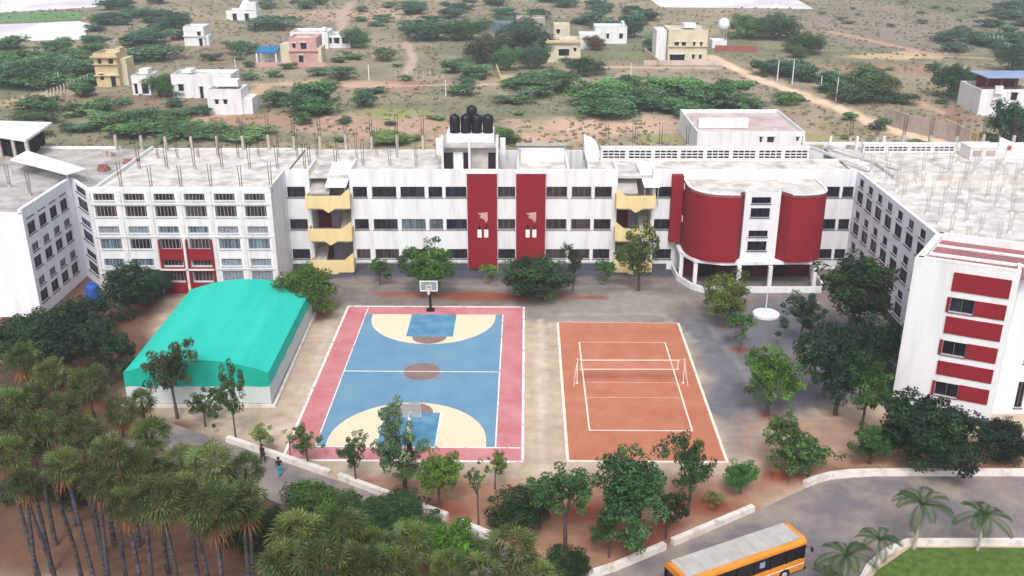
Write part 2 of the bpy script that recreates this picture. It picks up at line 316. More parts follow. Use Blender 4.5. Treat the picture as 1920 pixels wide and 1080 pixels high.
mu = t.nodes.new('ShaderNodeMath'); mu.operation = 'MULTIPLY'; t.links.new(mr.outputs[0], mu.inputs[0]); t.links.new(mr2.outputs[0], mu.inputs[1])
vm = t.nodes.new('ShaderNodeVectorMath'); vm.operation = 'SCALE'; t.links.new(at.outputs['Color'], vm.inputs[0]); t.links.new(mu.outputs[0], vm.inputs['Scale']); t.links.new(vm.outputs[0], b.inputs['Base Color'])
b.inputs['Roughness'].default_value = .95; b.inputs['Specular IOR Level'].default_value = .1
bp = t.nodes.new('ShaderNodeBump'); bp.inputs['Strength'].default_value = .5; bp.inputs['Distance'].default_value = .15; t.links.new(na.outputs[0], bp.inputs['Height']); t.links.new(bp.outputs[0], b.inputs['Normal'])
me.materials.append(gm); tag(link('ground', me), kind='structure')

def sheet(name, pts, z, m_, px=True, parent=None):
    pp = [G(*p) for p in pts] if px else pts
    o = MB().prism(pp[::-1] if sum((pp[i][0]*pp[(i+1) % len(pp)][1]-pp[(i+1) % len(pp)][0]*pp[i][1]) for i in range(len(pp))) < 0 else pp, z-.03, z).build(name, m_, parent); return o
KL = [(-30.5, 75.2), (-23.31, 71.12), (-17, 67.6), (-10.72, 64.04), (-4.89, 60.3), (-1.53, 58.0)]
KR = [(5.2, 53.75), (7.2, 54.7), (10.94, 57.0), (18.2, 61.58), (22.97, 64.77), (24.0, 65.4), (25.31, 65.95), (28.84, 66.4), (60, 66.4)]
road_r = KR[0:]+[(60, 57.6), (28.1, 57.6), (24.4, 54.7), (20, 49), (16, 40), (0, 40), (0, 46)]
off = lambda L_, d: [(p[0]-d*.52, p[1]-d*.86) for p in L_]
road_l = KL+[(-1.2, 57.8), (5.2, 53.75), (0, 46), (-3, 50)]+off(KL, 4.6)[::-1]
tag(sheet('road', road_r, .012, M['road'], False), kind='structure'); tag(sheet('path', road_l, .016, M['road'], False), kind='structure')
tag(sheet('lawn', [(60, 57.2), (28.2, 57.2), (24.9, 54.6), (20.4, 48.6), (17, 40), (60, 40)], .06, M['lawn'], False), kind='structure')
SALT = ([(0, -60), (420, -40), (230, 0), (175, 14), (0, 24)], [(-80, 62), (-60, 48), (60, 44), (150, 40), (176, 48), (160, 58), (164, 74), (20, 78), (-80, 76)], [(1180, -26), (1240, 14), (1525, 17), (1450, -26)])
for q in SALT:
    tag(sheet('salt_pan', q, .1, M['salt']), kind='structure')
tag(sheet('crop_field', [(-80, 26), (0, 25), (165, 22), (150, 38), (60, 42), (-80, 45)], .1, M['crop']), kind='structure')

# ------------------------------------------------------------------ courts
def rot_court(cx, cy, a):
    ca_, sa_ = math.cos(a), math.sin(a)
    return lambda p: (cx+p[0]*ca_-p[1]*sa_, cy+p[0]*sa_+p[1]*ca_)
def rect(T, x0, x1, y0, y1): return [T(p) for p in ((x0, y0), (x1, y0), (x1, y1), (x0, y1))]
bc = root('basketball_court', (-8.75, 84.7, 0), kind='structure'); T = rot_court(-8.75, 84.72, R(-.8)); a1 = 9.85; a2 = 16.05; hx, hy = 7.5, 13.87
MB().prism(rect(T, -a1, a1, -a2, a2), -.05, .03).build('border_paint', M['cpink'], bc)
MB().prism(rect(T, -hx, hx, -hy, hy), .001, .034).build('blue_paint', M['cblue'], bc)
def arc_area(sgn, r, c, n=28):
    b_ = sgn*hy; pts = [(r, b_)]+[(r*math.cos(a), b_-sgn*(c+r*math.sin(a))) for a in [math.pi*k/n for k in range(n+1)]]+[(-r, b_)]
    return [T(p) for p in (pts if sgn < 0 else pts)]
def ccw(pp): return pp if sum((pp[i][0]*pp[(i+1) % len(pp)][1]-pp[(i+1) % len(pp)][0]*pp[i][1]) for i in range(len(pp))) > 0 else pp[::-1]
for sg in (1, -1):
    MB().prism(ccw(arc_area(sg, 6.75, .9)), .002, .038).build('three_point_area', M['ccream'], bc)
    sq = [(2.45, sg*hy), (2.45, sg*(hy-5.8)), (-2.45, sg*(hy-5.8)), (-2.45, sg*hy)]
    MB().prism(ccw([T(p) for p in sq]), .003, .044).build('key_area', M['ckey'], bc)
    hc = [(1.8*math.cos(math.pi*k/14), sg*(hy-5.8-1.8*math.sin(math.pi*k/14))) for k in range(15)]
    MB().prism(ccw([T(p) for p in hc]), .003, .043).build('free_throw_circle', M['cbrown'], bc)
ring = lambda r: ccw([T((r*math.cos(2*math.pi*k/28), r*math.sin(2*math.pi*k/28))) for k in range(28)])
MB().prism(ring(2.35), .003, .038).build('centre_ring', M['cring'], bc); MB().prism(ring(1.8), .003, .042).build('centre_circle', M['cbrown'], bc)
for x0, x1, y0, y1, w in ((-a1, a1, 0, 0, .22), (-a1, a1, 1, 1, .22), (0, 0, -a2, a2, .22), (1, 1, -a2, a2, .22)):
    if y0 == y1: y = a2 if y0 else -a2; q = rect(T, -a1, a1, y-w/2, y+w/2)
    else: x = a1 if x0 else -a1; q = rect(T, x-w/2, x+w/2, -a2, a2)
    MB().prism(q, .01, .048 if y0 == y1 else .052).build('edge_line', M['line'], bc)
for q in (rect(T, -hx-.05, hx, -.05, .05), rect(T, -hx-.1, -hx, -hy, a2-.2), rect(T, hx, hx+.12, -hy-.1, hy)):
    MB().prism(q, .01, .056).build('court_line', M['line'], bc)
MB().prism(rect(T, -hx, a1-.2, -hy-.12, -hy), .01, .0545).build('court_line', M['line'], bc)
MB().prism(rect(T, 2.45, 2.6, -hy, -hy+5.8), .01, .0575).build('court_line', M['line'], bc)
vc = root('volleyball_court', (11.2, 82.4, 0), kind='structure'); Tv = rot_court(11.25, 82.45, R(-.8))
MB().prism(rect(Tv, -6.5, 6.5, -13.9, 13.9), -.05, .03).build('clay_surface', M['vred'], vc)
for q, m_, z in ((rect(Tv, -6.62, -6.38, -13.9, 13.9), 'vline', .036), (rect(Tv, 6.38, 6.62, -13.9, 13.9), 'vline', .036), (rect(Tv, -6.6, 6.6, -14, -13.78), 'vline', .04), (rect(Tv, -6.6, 6.6, 13.85, 13.98), 'faint', .04)):
    MB().prism(q, .01, z).build('edge_line', M[m_], vc)
for q, z, m_ in ((rect(Tv, -4.5, -4.36, -9, 9), .036, 'vline'), (rect(Tv, 4.36, 4.5, -9, 9), .036, 'vline'), (rect(Tv, -4.5, 4.5, -9, -8.88), .04, 'vline'), (rect(Tv, -4.5, 4.5, 8.88, 9), .04, 'faint'), (rect(Tv, -4.4, 4.4, -.04, .04), .0405, 'faint'), (rect(Tv, -4.4, 4.4, -3.04, -2.96), .0405, 'faint')):
    MB().prism(q, .01, z).build('court_line', M[m_], vc)
# volleyball net with posts
vn = root('volleyball_net', (11.1, 82.2, .03), 'white edged volleyball net strung across the red clay court', 'net')
nx0, nx1, nyv = 6.15, 16.2, 82.35
net = MB().box(nx0+.35, nx1-.55, nyv-.01, nyv+.01, 1.5, 2.42).build('mesh', M['vnet'], vn)
for z in (2.43, 1.48): MB().box(nx0+.25, nx1-.45, nyv-.03, nyv+.03, z-.035, z+.035).build('tape', M['vline'], vn)
for x in (nx0+.35, nx1-.6): MB().box(x-.04, x+.04, nyv-.032, nyv+.032, 1.52, 2.39).build('side_band', M['vline'], vn)
for x, s_ in ((nx0, -1), (nx1, 1)):
    p = MB(); p.tube((x, nyv, .03), (x, nyv, 2.6), .05, .05, 8); p.tube((x+s_*.35, nyv-.7, .03), (x, nyv, 2.3), .03, .03, 6); p.tube((x+s_*.35, nyv+.7, .03), (x, nyv, 2.3), .03, .03, 6); p.box(x-.12, x+.12, nyv-.12, nyv+.12, .03, .06)
    p.tube((x, nyv, 2.5), (x-s_*.4, nyv, 2.45), .015, .015, 5)
    p.build('post', M['vline'], vn)
# basketball hoops
def hoop(x, y, s_, label, fm='sheet'):   # s_=+1 stands beyond the baseline looking at -Y
    h = root('basketball_hoop', (x, y, .03), label, 'basketball hoop', 'hoops of the basketball court')
    MB().box(x-.45, x+.45, y-.4, y+.4, .03, .16).build('base_plate', M['black'], h)
    yb = y-s_*1.3
    MB().path([(x, y, .16), (x, y, 2.6), (x, y-s_*.5, 3.2)], [.16, .15, .12], 8).build('pole', M['black'] if s_ > 0 else M['sheet'], h)
    if s_ < 0: MB().tube((x, y, .17), (x, y, 2.1), .24, .24, 10).build('padding', M['black'], h)
    a = MB(); a.tube((x, y-s_*.4, 3.1), (x, yb, 3.3), .07, .07, 6); a.tube((x, y-s_*.3, 2.7), (x, yb, 3.15), .05, .05, 6); a.build('arm', M['steel'], h)
    MB().box(x-.9, x+.9, yb-.02, yb+.02, 2.95, 4.0).build('backboard', M['acrylic'], h)
    f = MB(); f.box(x-.96, x+.96, yb-.04, yb+.04, 2.87, 2.96); f.box(x-.96, x+.96, yb-.04, yb+.04, 3.99, 4.08); f.box(x-.96, x-.87, yb-.04, yb+.04, 2.96, 3.99); f.box(x+.87, x+.96, yb-.04, yb+.04, 2.96, 3.99)
    d = yb-s_*.045
    for q in ((x-.3, x+.3, 3.55, 3.6), (x-.3, x+.3, 3.1, 3.15), (x-.3, x-.25, 3.15, 3.55), (x+.25, x+.3, 3.15, 3.55)): f.box(q[0], q[1], min(d, d+s_*.02), max(d, d+s_*.02), q[2], q[3])
    f.build('board_frame', M[fm], h)
    rr = MB(); c = (x, yb-s_*.38)
    for k in range(14):
        a0, a1_ = 2*math.pi*k/14, 2*math.pi*(k+1)/14; rr.tube((c[0]+.225*math.cos(a0), c[1]+.225*math.sin(a0), 3.05), (c[0]+.225*math.cos(a1_), c[1]+.225*math.sin(a1_), 3.05), .02, .02, 5)
    rr.tube((c[0], yb, 3.05), (c[0], yb-s_*.16, 3.05), .03, .03, 5); ri = rr.build('rim', M['orange'], h)
    nn = MB().lathe((c[0], c[1], 2.62), [(.12, 0), (.15, .15), (.21, .41)], 12); nn.build('hoop_net', M['net'], ri)
hoop(-9.05, 99.7, 1, 'black pole basketball hoop with white framed board at the building end of the blue court')
hoop(-8.45, 69.6, -1, 'padded basketball hoop half hidden by a thin tree at the road end of the court', 'steel')

# ------------------------------------------------------------------ school buildings
def rng_ops(us, rows): return [(a, b, c, d) for c, d in rows for a, b in us]
RZ = 11.8
# --- central corridor block
cb = root('school_building', (-8, 112.6, 0), 'three storey white central school block with two tall red panels', 'building', 'blocks of the school building')
rows = [(9.25, 10.55), (5.2, 6.5), (1.4, 2.65)]
spans = [[(-26.9, -24.75)], [(-19.05, -17.35), (-16.75, -13.85), (-13.35, -10.45), (-10.0, -8.35), (-7.95, -5.45), (-1.7, .4), (4.1, 6.6), (7.15, 9.5), (9.9, 11.95)], [(17.2, 19.5), (37.5, 39.2), (39.55, 40.85)]]
wm = MB(); Y0 = 112.6
for (xa, xb), sp in zip(((-27, -24.3), (-19.3, 12.5), (16.9, 41)), spans):
    ops = rng_ops([(a-xa, b-xa) for a, b in sp], rows); facade(wm, (xa, Y0), (1, 0), xb-xa, .0, 12.65, ops)
    wm.add([(xa, Y0, 12.65), (xb, Y0, 12.65), (xb, Y0+.3, 12.65), (xa, Y0+.3, 12.65)], [(0, 1, 2, 3)])
    wm.add([(xa, Y0+.3, 12.65), (xb, Y0+.3, 12.65), (xb, Y0+.3, RZ-.1), (xa, Y0+.3, RZ-.1)], [(0, 1, 2, 3)])
for x in (-24.3, -19.3, 12.5, 16.9): wm.box(x-.12, x+.12, Y0+.004, 118, .0, 12.62)
wm.box(-27, 41, 125.7, 126, 0, 11.7)
wall = wm.build('wall', M['white'], cb)
for (xa, xb), sp in zip(((-27, 0), (-19.3, 0), (16.9, 0)), spans):
    for k, (a, b) in enumerate(sp):
        for j, (c, d) in enumerate(rows):
            pn = 'glass'
            if (k, j) in ((2, 1), (3, 1)) and len(sp) > 4: pn = 'glasst'
            if k in (6, 7) or (k == 5 and j < 2): pn = 'glassb' if len(sp) > 4 else 'glass'
            if j == 2 and k in (0, 1, 2) and len(sp) > 4: pn = 'glassb'
            window(cb, (xa, Y0), (1, 0), a-xa, b-xa, c, d, pn, 3 if b-a > 1.5 else 2, bars=9 if pn != 'glass' else 0, fm='bars' if pn != 'glass' else 'barsd', shade=False)
rf = MB()
for x0, x1, y1 in ((-27, -1.65, 126), (-1.65, .55, 115.4), (.55, 6.9, 122.5), (6.9, 9.2, 115.4), (9.2, 41, 121)): rf.box(x0, x1, Y0+.3, y1, RZ-.3, RZ)
rf.build('roof', M['roof'], cb)
pl = MB()
for xa, xb in ((-27, -24.3), (-19.3, -5.4), (-1.7, .4), (4.1, 12.5), (16.9, 19)): pl.box(xa, xb, Y0-.08, Y0+.02, 0, .75)
pl.build('plinth', M['plinth'], cb)
lg = MB()
for xa, xb in ((-19.3, -5.4), (-1.7, .4), (4.1, 12.5)): lg.box(xa, xb, Y0-.18, Y0-.003, .95, 1.15)
lg.build('ledge', M['ledge'], cb)
for xa, xb in ((-5.35, -1.8), (.5, 4.0)):
    rp = MB().box(xa, xb, Y0-.55, Y0-.003, .3, 12.3).build('red_panel', M['red'], cb)
    MB().box(xa-.06, xb+.06, Y0-.62, Y0+.32, 12.3, 12.62).build('panel_cap', M['white'], cb)
    xm = (xa+xb)/2; yy = Y0-.56
    e = MB(); e.box(xm-.6, xm-.1, yy-.04, yy, 4.35, 5.35); e.box(xm+.2, xm+.7, yy-.04, yy, 4.35, 5.35)
    e.build('emblem', M['sheet'], rp)
    e = MB()
    for x in (xm-.35, xm+.45): e.add([(x-.22, yy-.03, 5.45), (x+.22, yy-.03, 5.45), (x, yy-.03, 6.1), (x-.22, yy, 5.45), (x+.22, yy, 5.45), (x, yy, 6.1)], [(0, 1, 2), (0, 2, 5, 3), (1, 4, 5, 2), (0, 3, 4, 1)])
    e.build('emblem', M['dark'], rp)
    e = MB(); P_ = [(xm-.6, 7.4), (xm+.65, 7.55), (xm+.65, 6.55), (xm+.4, 6.2), (xm+.3, 6.6), (xm-.35, 6.9), (xm-.1, 7.15)]; n = len(P_)
    e.add([(p[0], yy-.04, p[1]) for p in P_]+[(p[0], yy, p[1]) for p in P_], [tuple(range(n))]+[(i, (i+1) % n, n+(i+1) % n, n+i) for i in range(n)]); e.build('emblem', M['hpink'], rp)
# stairs with yellow balconies
def stair(xa, xb, cz, flip):
    s_ = root('staircase_bay', ((xa+xb)/2, 112.6, 0), ('open stair bay with yellow balconies left of the red panels' if not flip else 'open stair bay with yellow balconies right of the red panels'), 'staircase', 'stair bays with yellow balconies')
    MB().box(xa+.14, xb-.14, 115.6, 115.9, 0, 11.6).build('back_wall', M['roofdark'], s_)
    for z in (.4, 4.5, 8.4): MB().box(xa+2.0, xa+3.1, 115.5, 115.596, z, z+2.6).build('door', M['door'], s_)
    for z in (.4, 4.5): MB().box(xa+.3, xa+1.9, 115.52, 115.596, z, z+2.9).build('opening', M['redd'], s_)
    for i, z in enumerate((8.35, 4.25, .25)):
        x0, x1 = xa-.15, xb+.1; y0 = 110.9; b_ = MB()
        o_ = .5 if not flip else -.4
        poly = [(x0+o_*0, y0), (x1, y0), (x1+.0, Y0-.01), (x0, Y0-.01)]
        b_.box(x0, x1, y0, y0+.15, z, z+1.55); b_.box(x0, x0+.15, y0+.15, Y0-.15, z, z+1.55); b_.box(x1-.15, x1, y0+.15, Y0-.15, z, z+1.55)
        # raised raking ends where the flights meet the parapet
        e0, e1 = (x1-1.1, x1) if not flip else (x0, x0+1.1)
        q = [(e0, z+1.55), (e1, z+1.55), ((e1 if not flip else e0), z+2.5)]
        b_.add([(p[0], y0+.002, p[1]) for p in q]+[(p[0], y0+.148, p[1]) for p in q], [(0, 1, 2), (5, 4, 3), (0, 3, 4, 1), (1, 4, 5, 2), (2, 5, 3, 0)])
        q = [((x0+x1)/2-.7, z), ((x0+x1)/2, z-.55), ((x0+x1)/2+.9, z)]
        b_.add([(p[0], y0+.002, p[1]) for p in q]+[(p[0], y0+.148, p[1]) for p in q], [(0, 1, 2), (5, 4, 3), (0, 3, 4, 1), (1, 4, 5, 2), (2, 5, 3, 0)])
        b_.build('balcony', M['yellow'], s_)
        MB().box(xa+.14, xb-.14, y0+.16, 115.5, z-.2, z+.02).build('landing', M['conc'], s_)
    for z0_, z1_, xq in ((.3, 4.3, xa+.2), (4.3, 8.3, xb-1.5)):
        f = MB(); f.add([(xq, 111.3, z0_+.1), (xq+1.3, 111.3, z0_+.1), (xq+1.3, 115.3, z1_-1.6), (xq, 115.3, z1_-1.6), (xq, 111.3, z0_-.2), (xq+1.3, 111.3, z0_-.2), (xq+1.3, 115.3, z1_-1.9), (xq, 115.3, z1_-1.9)], [(0, 1, 2, 3), (7, 6, 5, 4), (0, 4, 5, 1), (1, 5, 6, 2), (2, 6, 7, 3), (3, 7, 4, 0)]); f.build('flight', M['conc'], s_)
    f = MB(); xl, xr = xa+.15, xa+2.5
    f.add([(xl, 112.0, 9.95), (xr, 112.0, 9.95), (xr, 116.5, 12.2), (xl, 116.5, 12.2), (xl, 112.0, 9.75), (xr, 112.0, 9.75), (xr, 116.5, 12), (xl, 116.5, 12)], [(0, 1, 2, 3), (7, 6, 5, 4), (0, 4, 5, 1), (1, 5, 6, 2), (2, 6, 7, 3), (3, 7, 4, 0)]); f.build('stair_roof', M['roofdark'], s_)
    xl, xr = xa+2.7, xb+.1; sh = .6 if not flip else -.5
    f = MB(); f.add([(xl-sh, 111.8, 10.75), (xr-sh+.1, 111.8, 10.75), (xr+.1, 115.2, 12.9), (xl-.1, 115.2, 12.9), (xl-sh, 111.8, 10.65), (xr-sh+.1, 111.8, 10.65), (xr+.1, 115.2, 12.8), (xl-.1, 115.2, 12.8)], [(0, 1, 2, 3), (7, 6, 5, 4), (0, 4, 5, 1), (1, 5, 6, 2), (2, 6, 7, 3), (3, 7, 4, 0)]); f.build('canopy', M['sheet'], s_)
    f = MB(); 
    for x in (xl-sh+.1, xr-sh-.1): f.tube((x, 112.0, 8.4), (x, 112.0, 10.7), .05, .05, 6)
    f.build('canopy_post', M['steel'], s_)
stair(-24.3, -19.3, 0, False); stair(12.5, 16.9, 0, True)

# --- left block
def grid_block(name, loc, label, O, U, L, cols, wcl, wmain, rows_c, rows_m, ztop, panes, pier=None):
    b_ = root(name, loc, label, 'building', 'blocks of the school building')
    ops = []; wl = []
    for i, u in enumerate(cols):
        for j, (c, d) in enumerate(rows_c): wl.append((u-wcl/2, u+wcl/2, c, d, i, 2*j))
        for j, (c, d) in enumerate(rows_m): wl.append((u-wmain/2, u+wmain/2, c, d, i, 2*j+1))
    mb = MB(); facade(mb, O, U, L, 0, ztop, [w[:4] for w in wl])
    for a, bb, c, d, i, j in wl: window(b_, O, U, a, bb, c, d, panes(i, j), 1 if bb-a > 2 else 2, bars=6 if bb-a > 2 else 0, fm='frame' if bb-a > 2 else 'barsd', shade=False)
    return b_, mb
RC = [(11.1, 11.95), (7.25, 8.1), (3.3, 4.2)]; RM = [(9.2, 10.5), (5.35, 6.6), (1.4, 2.7)]
def lp(i, j):
    if j in (0, 1): return 'glassb'
    if i in (2, 3) and j in (3, 4, 5): return 'glassb'
    if j == 2: return 'glasst' if i in (2, 3) else 'curtain'
    if j == 3: return 'glass' if i in (2, 3) else ('glasst' if i != 1 else 'glass')
    return 'curtain' if i > 3 else 'glasst'
lcols = [(-46.83-(-47.4))+1.17+3.37*k for k in range(6)]
lb, mb = grid_block('school_building', (-37.2, 105, 0), 'left white school block with six bays of barred windows and two red bays', (-47.4, 105), (1, 0), 20.4, lcols, 2.35, 2.45, RC, RM, 12.6, lp)
mb.box(-27.25, -27, 105.003, 112.59, 0, 12.6); mb.box(-47.4, -47.15, 105.003, 126, 0, 12.2); mb.box(-47.14, -27.26, 105.26, 105.5, 11, 12.597); mb.box(-47.4, -27, 126, 126.3, 0, 11.9)
mb.add([(-47.4, 105, 12.6), (-27, 105, 12.6), (-27, 105.26, 12.6), (-47.4, 105.26, 12.6)], [(0, 1, 2, 3)])
mb.build('wall', M['white'], lb)
pm = MB()
for k in range(7):
    x = -47.4+.02+3.37*k+(.0 if k else 0); pm.box(x-.15 if k else x, x+.25, 104.86, 104.997, 0, 12.3)
for z in (10.7, 6.85, 2.95): pm.box(-47.38, -27.02, 104.8, 104.855, z, z+.12)
pm.build('pier', M['ledge'], lb)
MB().box(-47.14, -27.26, 105.5, 126, RZ-.3, RZ).build('roof', M['roof'], lb)
# red bays
for xa, xb in ((-40.2, -37.35), (-37.05, -34.1)):
    r_ = MB(); r_.box(xa, xb, 104.62, 104.857, 4.15, 5.45); r_.box(xa, xb, 104.62, 104.857, .9, 1.3)
    r_.box(xa, xb, 104.62, 104.857, 2.72, 3.22); r_.box(xa, xa+.25, 104.62, 104.857, 1.3, 2.72); r_.box(xb-.25, xb, 104.62, 104.857, 1.3, 2.72)
    r_.box(xa, xa+.22, 104.62, 104.857, 3.22, 4.15); r_.box(xb-.22, xb, 104.62, 104.857, 3.22, 4.15); r_.box(xa, xa+.16, 104.62, 104.857, 5.45, 6.6); r_.box(xb-.16, xb, 104.62, 104.857, 5.45, 6.6)
    r_.box(xa, xb, 104.62, 104.857, 0, .9)
    r_.build('red_bay', M['red'], lb)
mf = MB(); mf.box(-37.33, -37.07, 104.4, 104.9, 0, 6.7); mf.box(-40.2, -34.1, 104.4, 104.61, 2.95, 3.1); mf.build('mullion', M['ledge'], lb)
# --- left wing
lw, mb = grid_block('school_building', (-60, 104, 0), 'far left white school wing running away from camera', (-51.5, 98), (0, 1), 12.3, [1.5, 4.2, 6.9, 9.6], 1.5, 1.75, RC, RM, 12.3, lambda i, j: 'glassb' if j < 2 else ('curtain' if j in (2, 4) else 'glass'))
DA, DB = Vector((-51.5, 110.3)), Vector((-47.42, 105.3)); DU = (DB-DA).normalized(); DL = (DB-DA).length
ops = [(1.6, 5.2, c, d) for c, d in RC+RM]; facade(mb, DA, DU, DL, 0, 12.3, ops)
for j, (a, bb, c, d) in enumerate(ops): window(lw, DA, DU, a, bb, c, d, 'glass' if j != 1 else 'glasst', 3, fm='barsd', shade=False)
mb.box(-80, -51.503, 98, 98.25, 0, 11.9); mb.box(-51.9, -51.503, 98.26, 110.3, 11, 12.298); mb.obox(DA, DU, 0, DL, -.3, -.26, 11, 12.298); mb.add([(*DA, 12.3), (*DB, 12.3), (DB[0]+.25, DB[1]+.2, 12.3), (DA[0]+.25, DA[1]+.2, 12.3)], [(0, 1, 2, 3)])
mb.add([(-51.9, 98, 12.3), (-51.5, 98, 12.3), (-51.5, 110.3, 12.3), (-51.9, 110.3, 12.3)], [(0, 1, 2, 3)]); mb.add([(-51.9, 98, 12.3), (-51.9, 98, 11.8), (-51.5, 98, 11.8), (-51.5, 98, 12.3)], [(0, 1, 2, 3)]);
MB().box(-80, -51.9, 127, 127.3, 0, 11.9).build('back_wall', M['white2'], lw)
mb.build('wall', M['white2'], lw)
r_ = MB(); r_.box(-80, -51.91, 98.26, 127, 11.3, 11.6); r_.prism([(-51.9, 110.4), (-51.2, 110.4), (-47.41, 105.8), (-47.41, 127), (-51.9, 127)], 11.3, 11.6); r_.build('roof', M['roofdark'], lw)
# --- right wing
rcols = [1.9+3.05*k for k in range(9)]
rw, mb = grid_block('school_building', (50, 100, 0), 'right white school wing with a slanting row of small dark windows', (41, 112.58), (0, -1), 33, rcols, 1.4, 1.95, [(11.0, 11.95), (7.1, 8.05), (3.2, 4.15)], [(9.05, 10.45), (5.15, 6.55), (1.25, 2.65)], 12.5, lambda i, j: 'glass' if not (j == 0 and i in (3, 5)) else 'glasst')
mb.box(41.003, 41.35, 79.6, 112.58, 12.5, 12.52); mb.box(41.26, 41.4, 79.6, 112.5, 11.5, 12.498)
mb.box(41.3, 90, 127, 127.3, 0, 12.4); mb.box(89.7, 90, 80, 127, 0, 11.7); mb.box(41.4, 89.6, 79.4, 79.6, 0, 11.7)
mb.build('wall', M['white2'], rw)
MB().box(41.4, 89.6, 79.7, 126.9, RZ-.3, RZ-.05).build('roof', M['roof'], rw)
MB().box(40.9, 40.996, 80, 112.5, 0, .8).build('plinth', M['plinth'], rw)
b_ = MB(); b_.box(45, 78, 111.5, 111.8, RZ-.04, RZ+.45); b_.box(47, 60, 109.5, 109.75, RZ-.04, RZ+.3); b_.box(45, 45.3, 111.9, 118, RZ-.04, RZ+.4); b_.build('roof_beam', M['roof'], rw)
# --- red drum bay
dr = root('auditorium_block', (28, 106, 0), 'curved dark red hall bay with white centre strip standing on white columns', 'building', 'blocks of the school building')
Lp = [(20.4, 112.55), (20.4, 109.6), (20.8, 107.9), (21.6, 106.7), (22.9, 105.85), (24.4, 105.6), (25.7, 105.6), (26.45, 107.0)]
Rp = [(30.6, 107.2), (31.6, 105.6), (33.2, 105.6), (34.8, 106.0), (35.8, 107.0), (36.2, 108.6), (36.2, 112.55)]
def smooth(line, keep, n=5):
    out = []
    for i in range(len(line)-1):
        p0, p1, p2, p3 = (np.array(line[max(i-1, 0)]), np.array(line[i]), np.array(line[i+1]), np.array(line[min(i+2, len(line)-1)]))
        if i in keep: out.append(tuple(p1)); continue
        for k in range(n):
            t = k/n; out.append(tuple(.5*((2*p1)+(-p0+p2)*t+(2*p0-5*p1+4*p2-p3)*t*t+(-p0+3*p1-3*p2+p3)*t**3)))
    return out+[line[-1]]
Lc = smooth(Lp[:-1], (0,))+[Lp[-1]]; Rc = [Rp[0]]+smooth(Rp[1:], (5,))
def curve_wall(line, z0, z1, m_, nm, w=.25):
    return MB().strip(line, 0, w, z0, z1).build(nm, m_, dr)
curve_wall(Lc, 3.5, 11.55, M['red'], 'red_wall'); curve_wall(Rc, 3.5, 11.55, M['red'], 'red_wall')
c_ = MB(); co = [(26.45+.001-26.45, 0)]
cops = [(.75, 2.95, 10.3, 11.05), (.75, 2.95, 8.65, 9.75), (.75, 2.95, 6.3, 7.05), (.75, 2.95, 4.6, 5.75)]
facade(c_, (26.5, 106.6), (1, 0), 4.05, 2.9, 11.7, cops); c_.box(26.5, 26.7, 106.603, 107.3, 2.9, 11.69); c_.box(30.35, 30.54, 106.603, 107.3, 2.9, 11.69); c_.build('centre_strip', M['white'], dr)
for a, bb, c, d in cops: window(dr, (26.5, 106.6), (1, 0), a, bb, c, d, 'glass', 3, fm='barsd', shade=False)
roofp = Lc+Rc
MB().prism(ccw(roofp), 11.3, 11.5).build('roof', M['roof'], dr)
for l_ in (Lc[:-1], Rc[1:]): MB().strip(l_, -.03, .27, 11.56, 11.66).build('coping', M['white'], dr)
MB().prism(ccw([(19.9, 112.5), (19.9, 109.6), (21.3, 106.7), (24.4, 105.7), (34.8, 106.1), (36.1, 108.6), (36.1, 112.5)]), 3.1, 3.49).build('floor_slab', M['white'], dr)
for p in ((20.2, 109.2), (21.5, 107.0), (26.3, 105.55), (29.9, 105.5), (35.4, 106.5), (36.0, 109)):
    MB().box(p[0]-.22, p[0]+.22, p[1]-.22, p[1]+.22, 0, 3.09).build('column', M['white'], dr)
MB().strip([(19.6, 112.5), (19.7, 108.8), (20.9, 106.0), (22.2, 104.9), (35.9, 104.9), (36.5, 106.5), (36.6, 108.5)], 0, .22, 0, .75).build('low_wall', M['white'], dr)
MB().box(20.3, 36, 110.2, 110.4, 0, 3.09).build('back_wall', M['redd'], dr)
for x in (22.6, 27, 31): MB().box(x, x+2, 110.1, 110.19, 0, 2.4).build('door', M['dark'], dr)
MB().box(19.0, 20.3, 111.5, 112.59, 3.9, 12.15).build('red_pier', M['red'], dr)
for z in (10.6, 6.6): MB().box(20.31, 20.5, 111.2, 111.9, z, z+.7).build('bracket', M['white'], dr)
# --- red striped tower at the right
A, B = Vector((34.4, 77.6)), Vector((41.5, 74.2)); U = (B-A).normalized(); L = (B-A).length
tw = root('school_building', ((A.x+B.x)/2, (A.y+B.y)/2, 0), 'near right white end tower with stacked dark red bands', 'building', 'blocks of the school building')
ops = [(3.06, 4.94, 10.05, 11.35), (3.06, 4.94, 6.05, 7.35), (3.06, 4.94, 2.1, 3.4)]
mb = MB(); facade(mb, A, U, L, 0, 14.35, ops, .3)
BK = [(A.x, A.y), (38.9, 84.2), (46.4, 80.6), (43.6, 75.6)]
N_ = (U[1], -U[0])
mb.strip([BK[0], BK[1]][::-1], -.25, 0, 0, 14.348)
mb.strip([(41.5, 74.2), (42.6, 76.5)], 0, .25, 0, 14.347)
ops2 = [(2.0, 2.7, .6, 3.2), (3.4, 4.6, .6, 3.2), (2.0, 4.6, 5, 6.4), (2.0, 4.6, 9, 10.4)]
facade(mb, (42.6, 76.5), (1, 0), 22, 0, 13.6, ops2)
mb.box(42.6, 64.6, 76.8, 77.05, 0, 13.6)
mb.build('wall', M['white'], tw)
for a, bb, c, d in ops2: window(tw, (42.6, 76.5), (1, 0), a, bb, c, d, 'glass', 2, fm='bars', shade=False)
for a, bb, c, d in ops: window(tw, A, U, a, bb, c, d, 'glass', 2, fm='bars', shade=False)
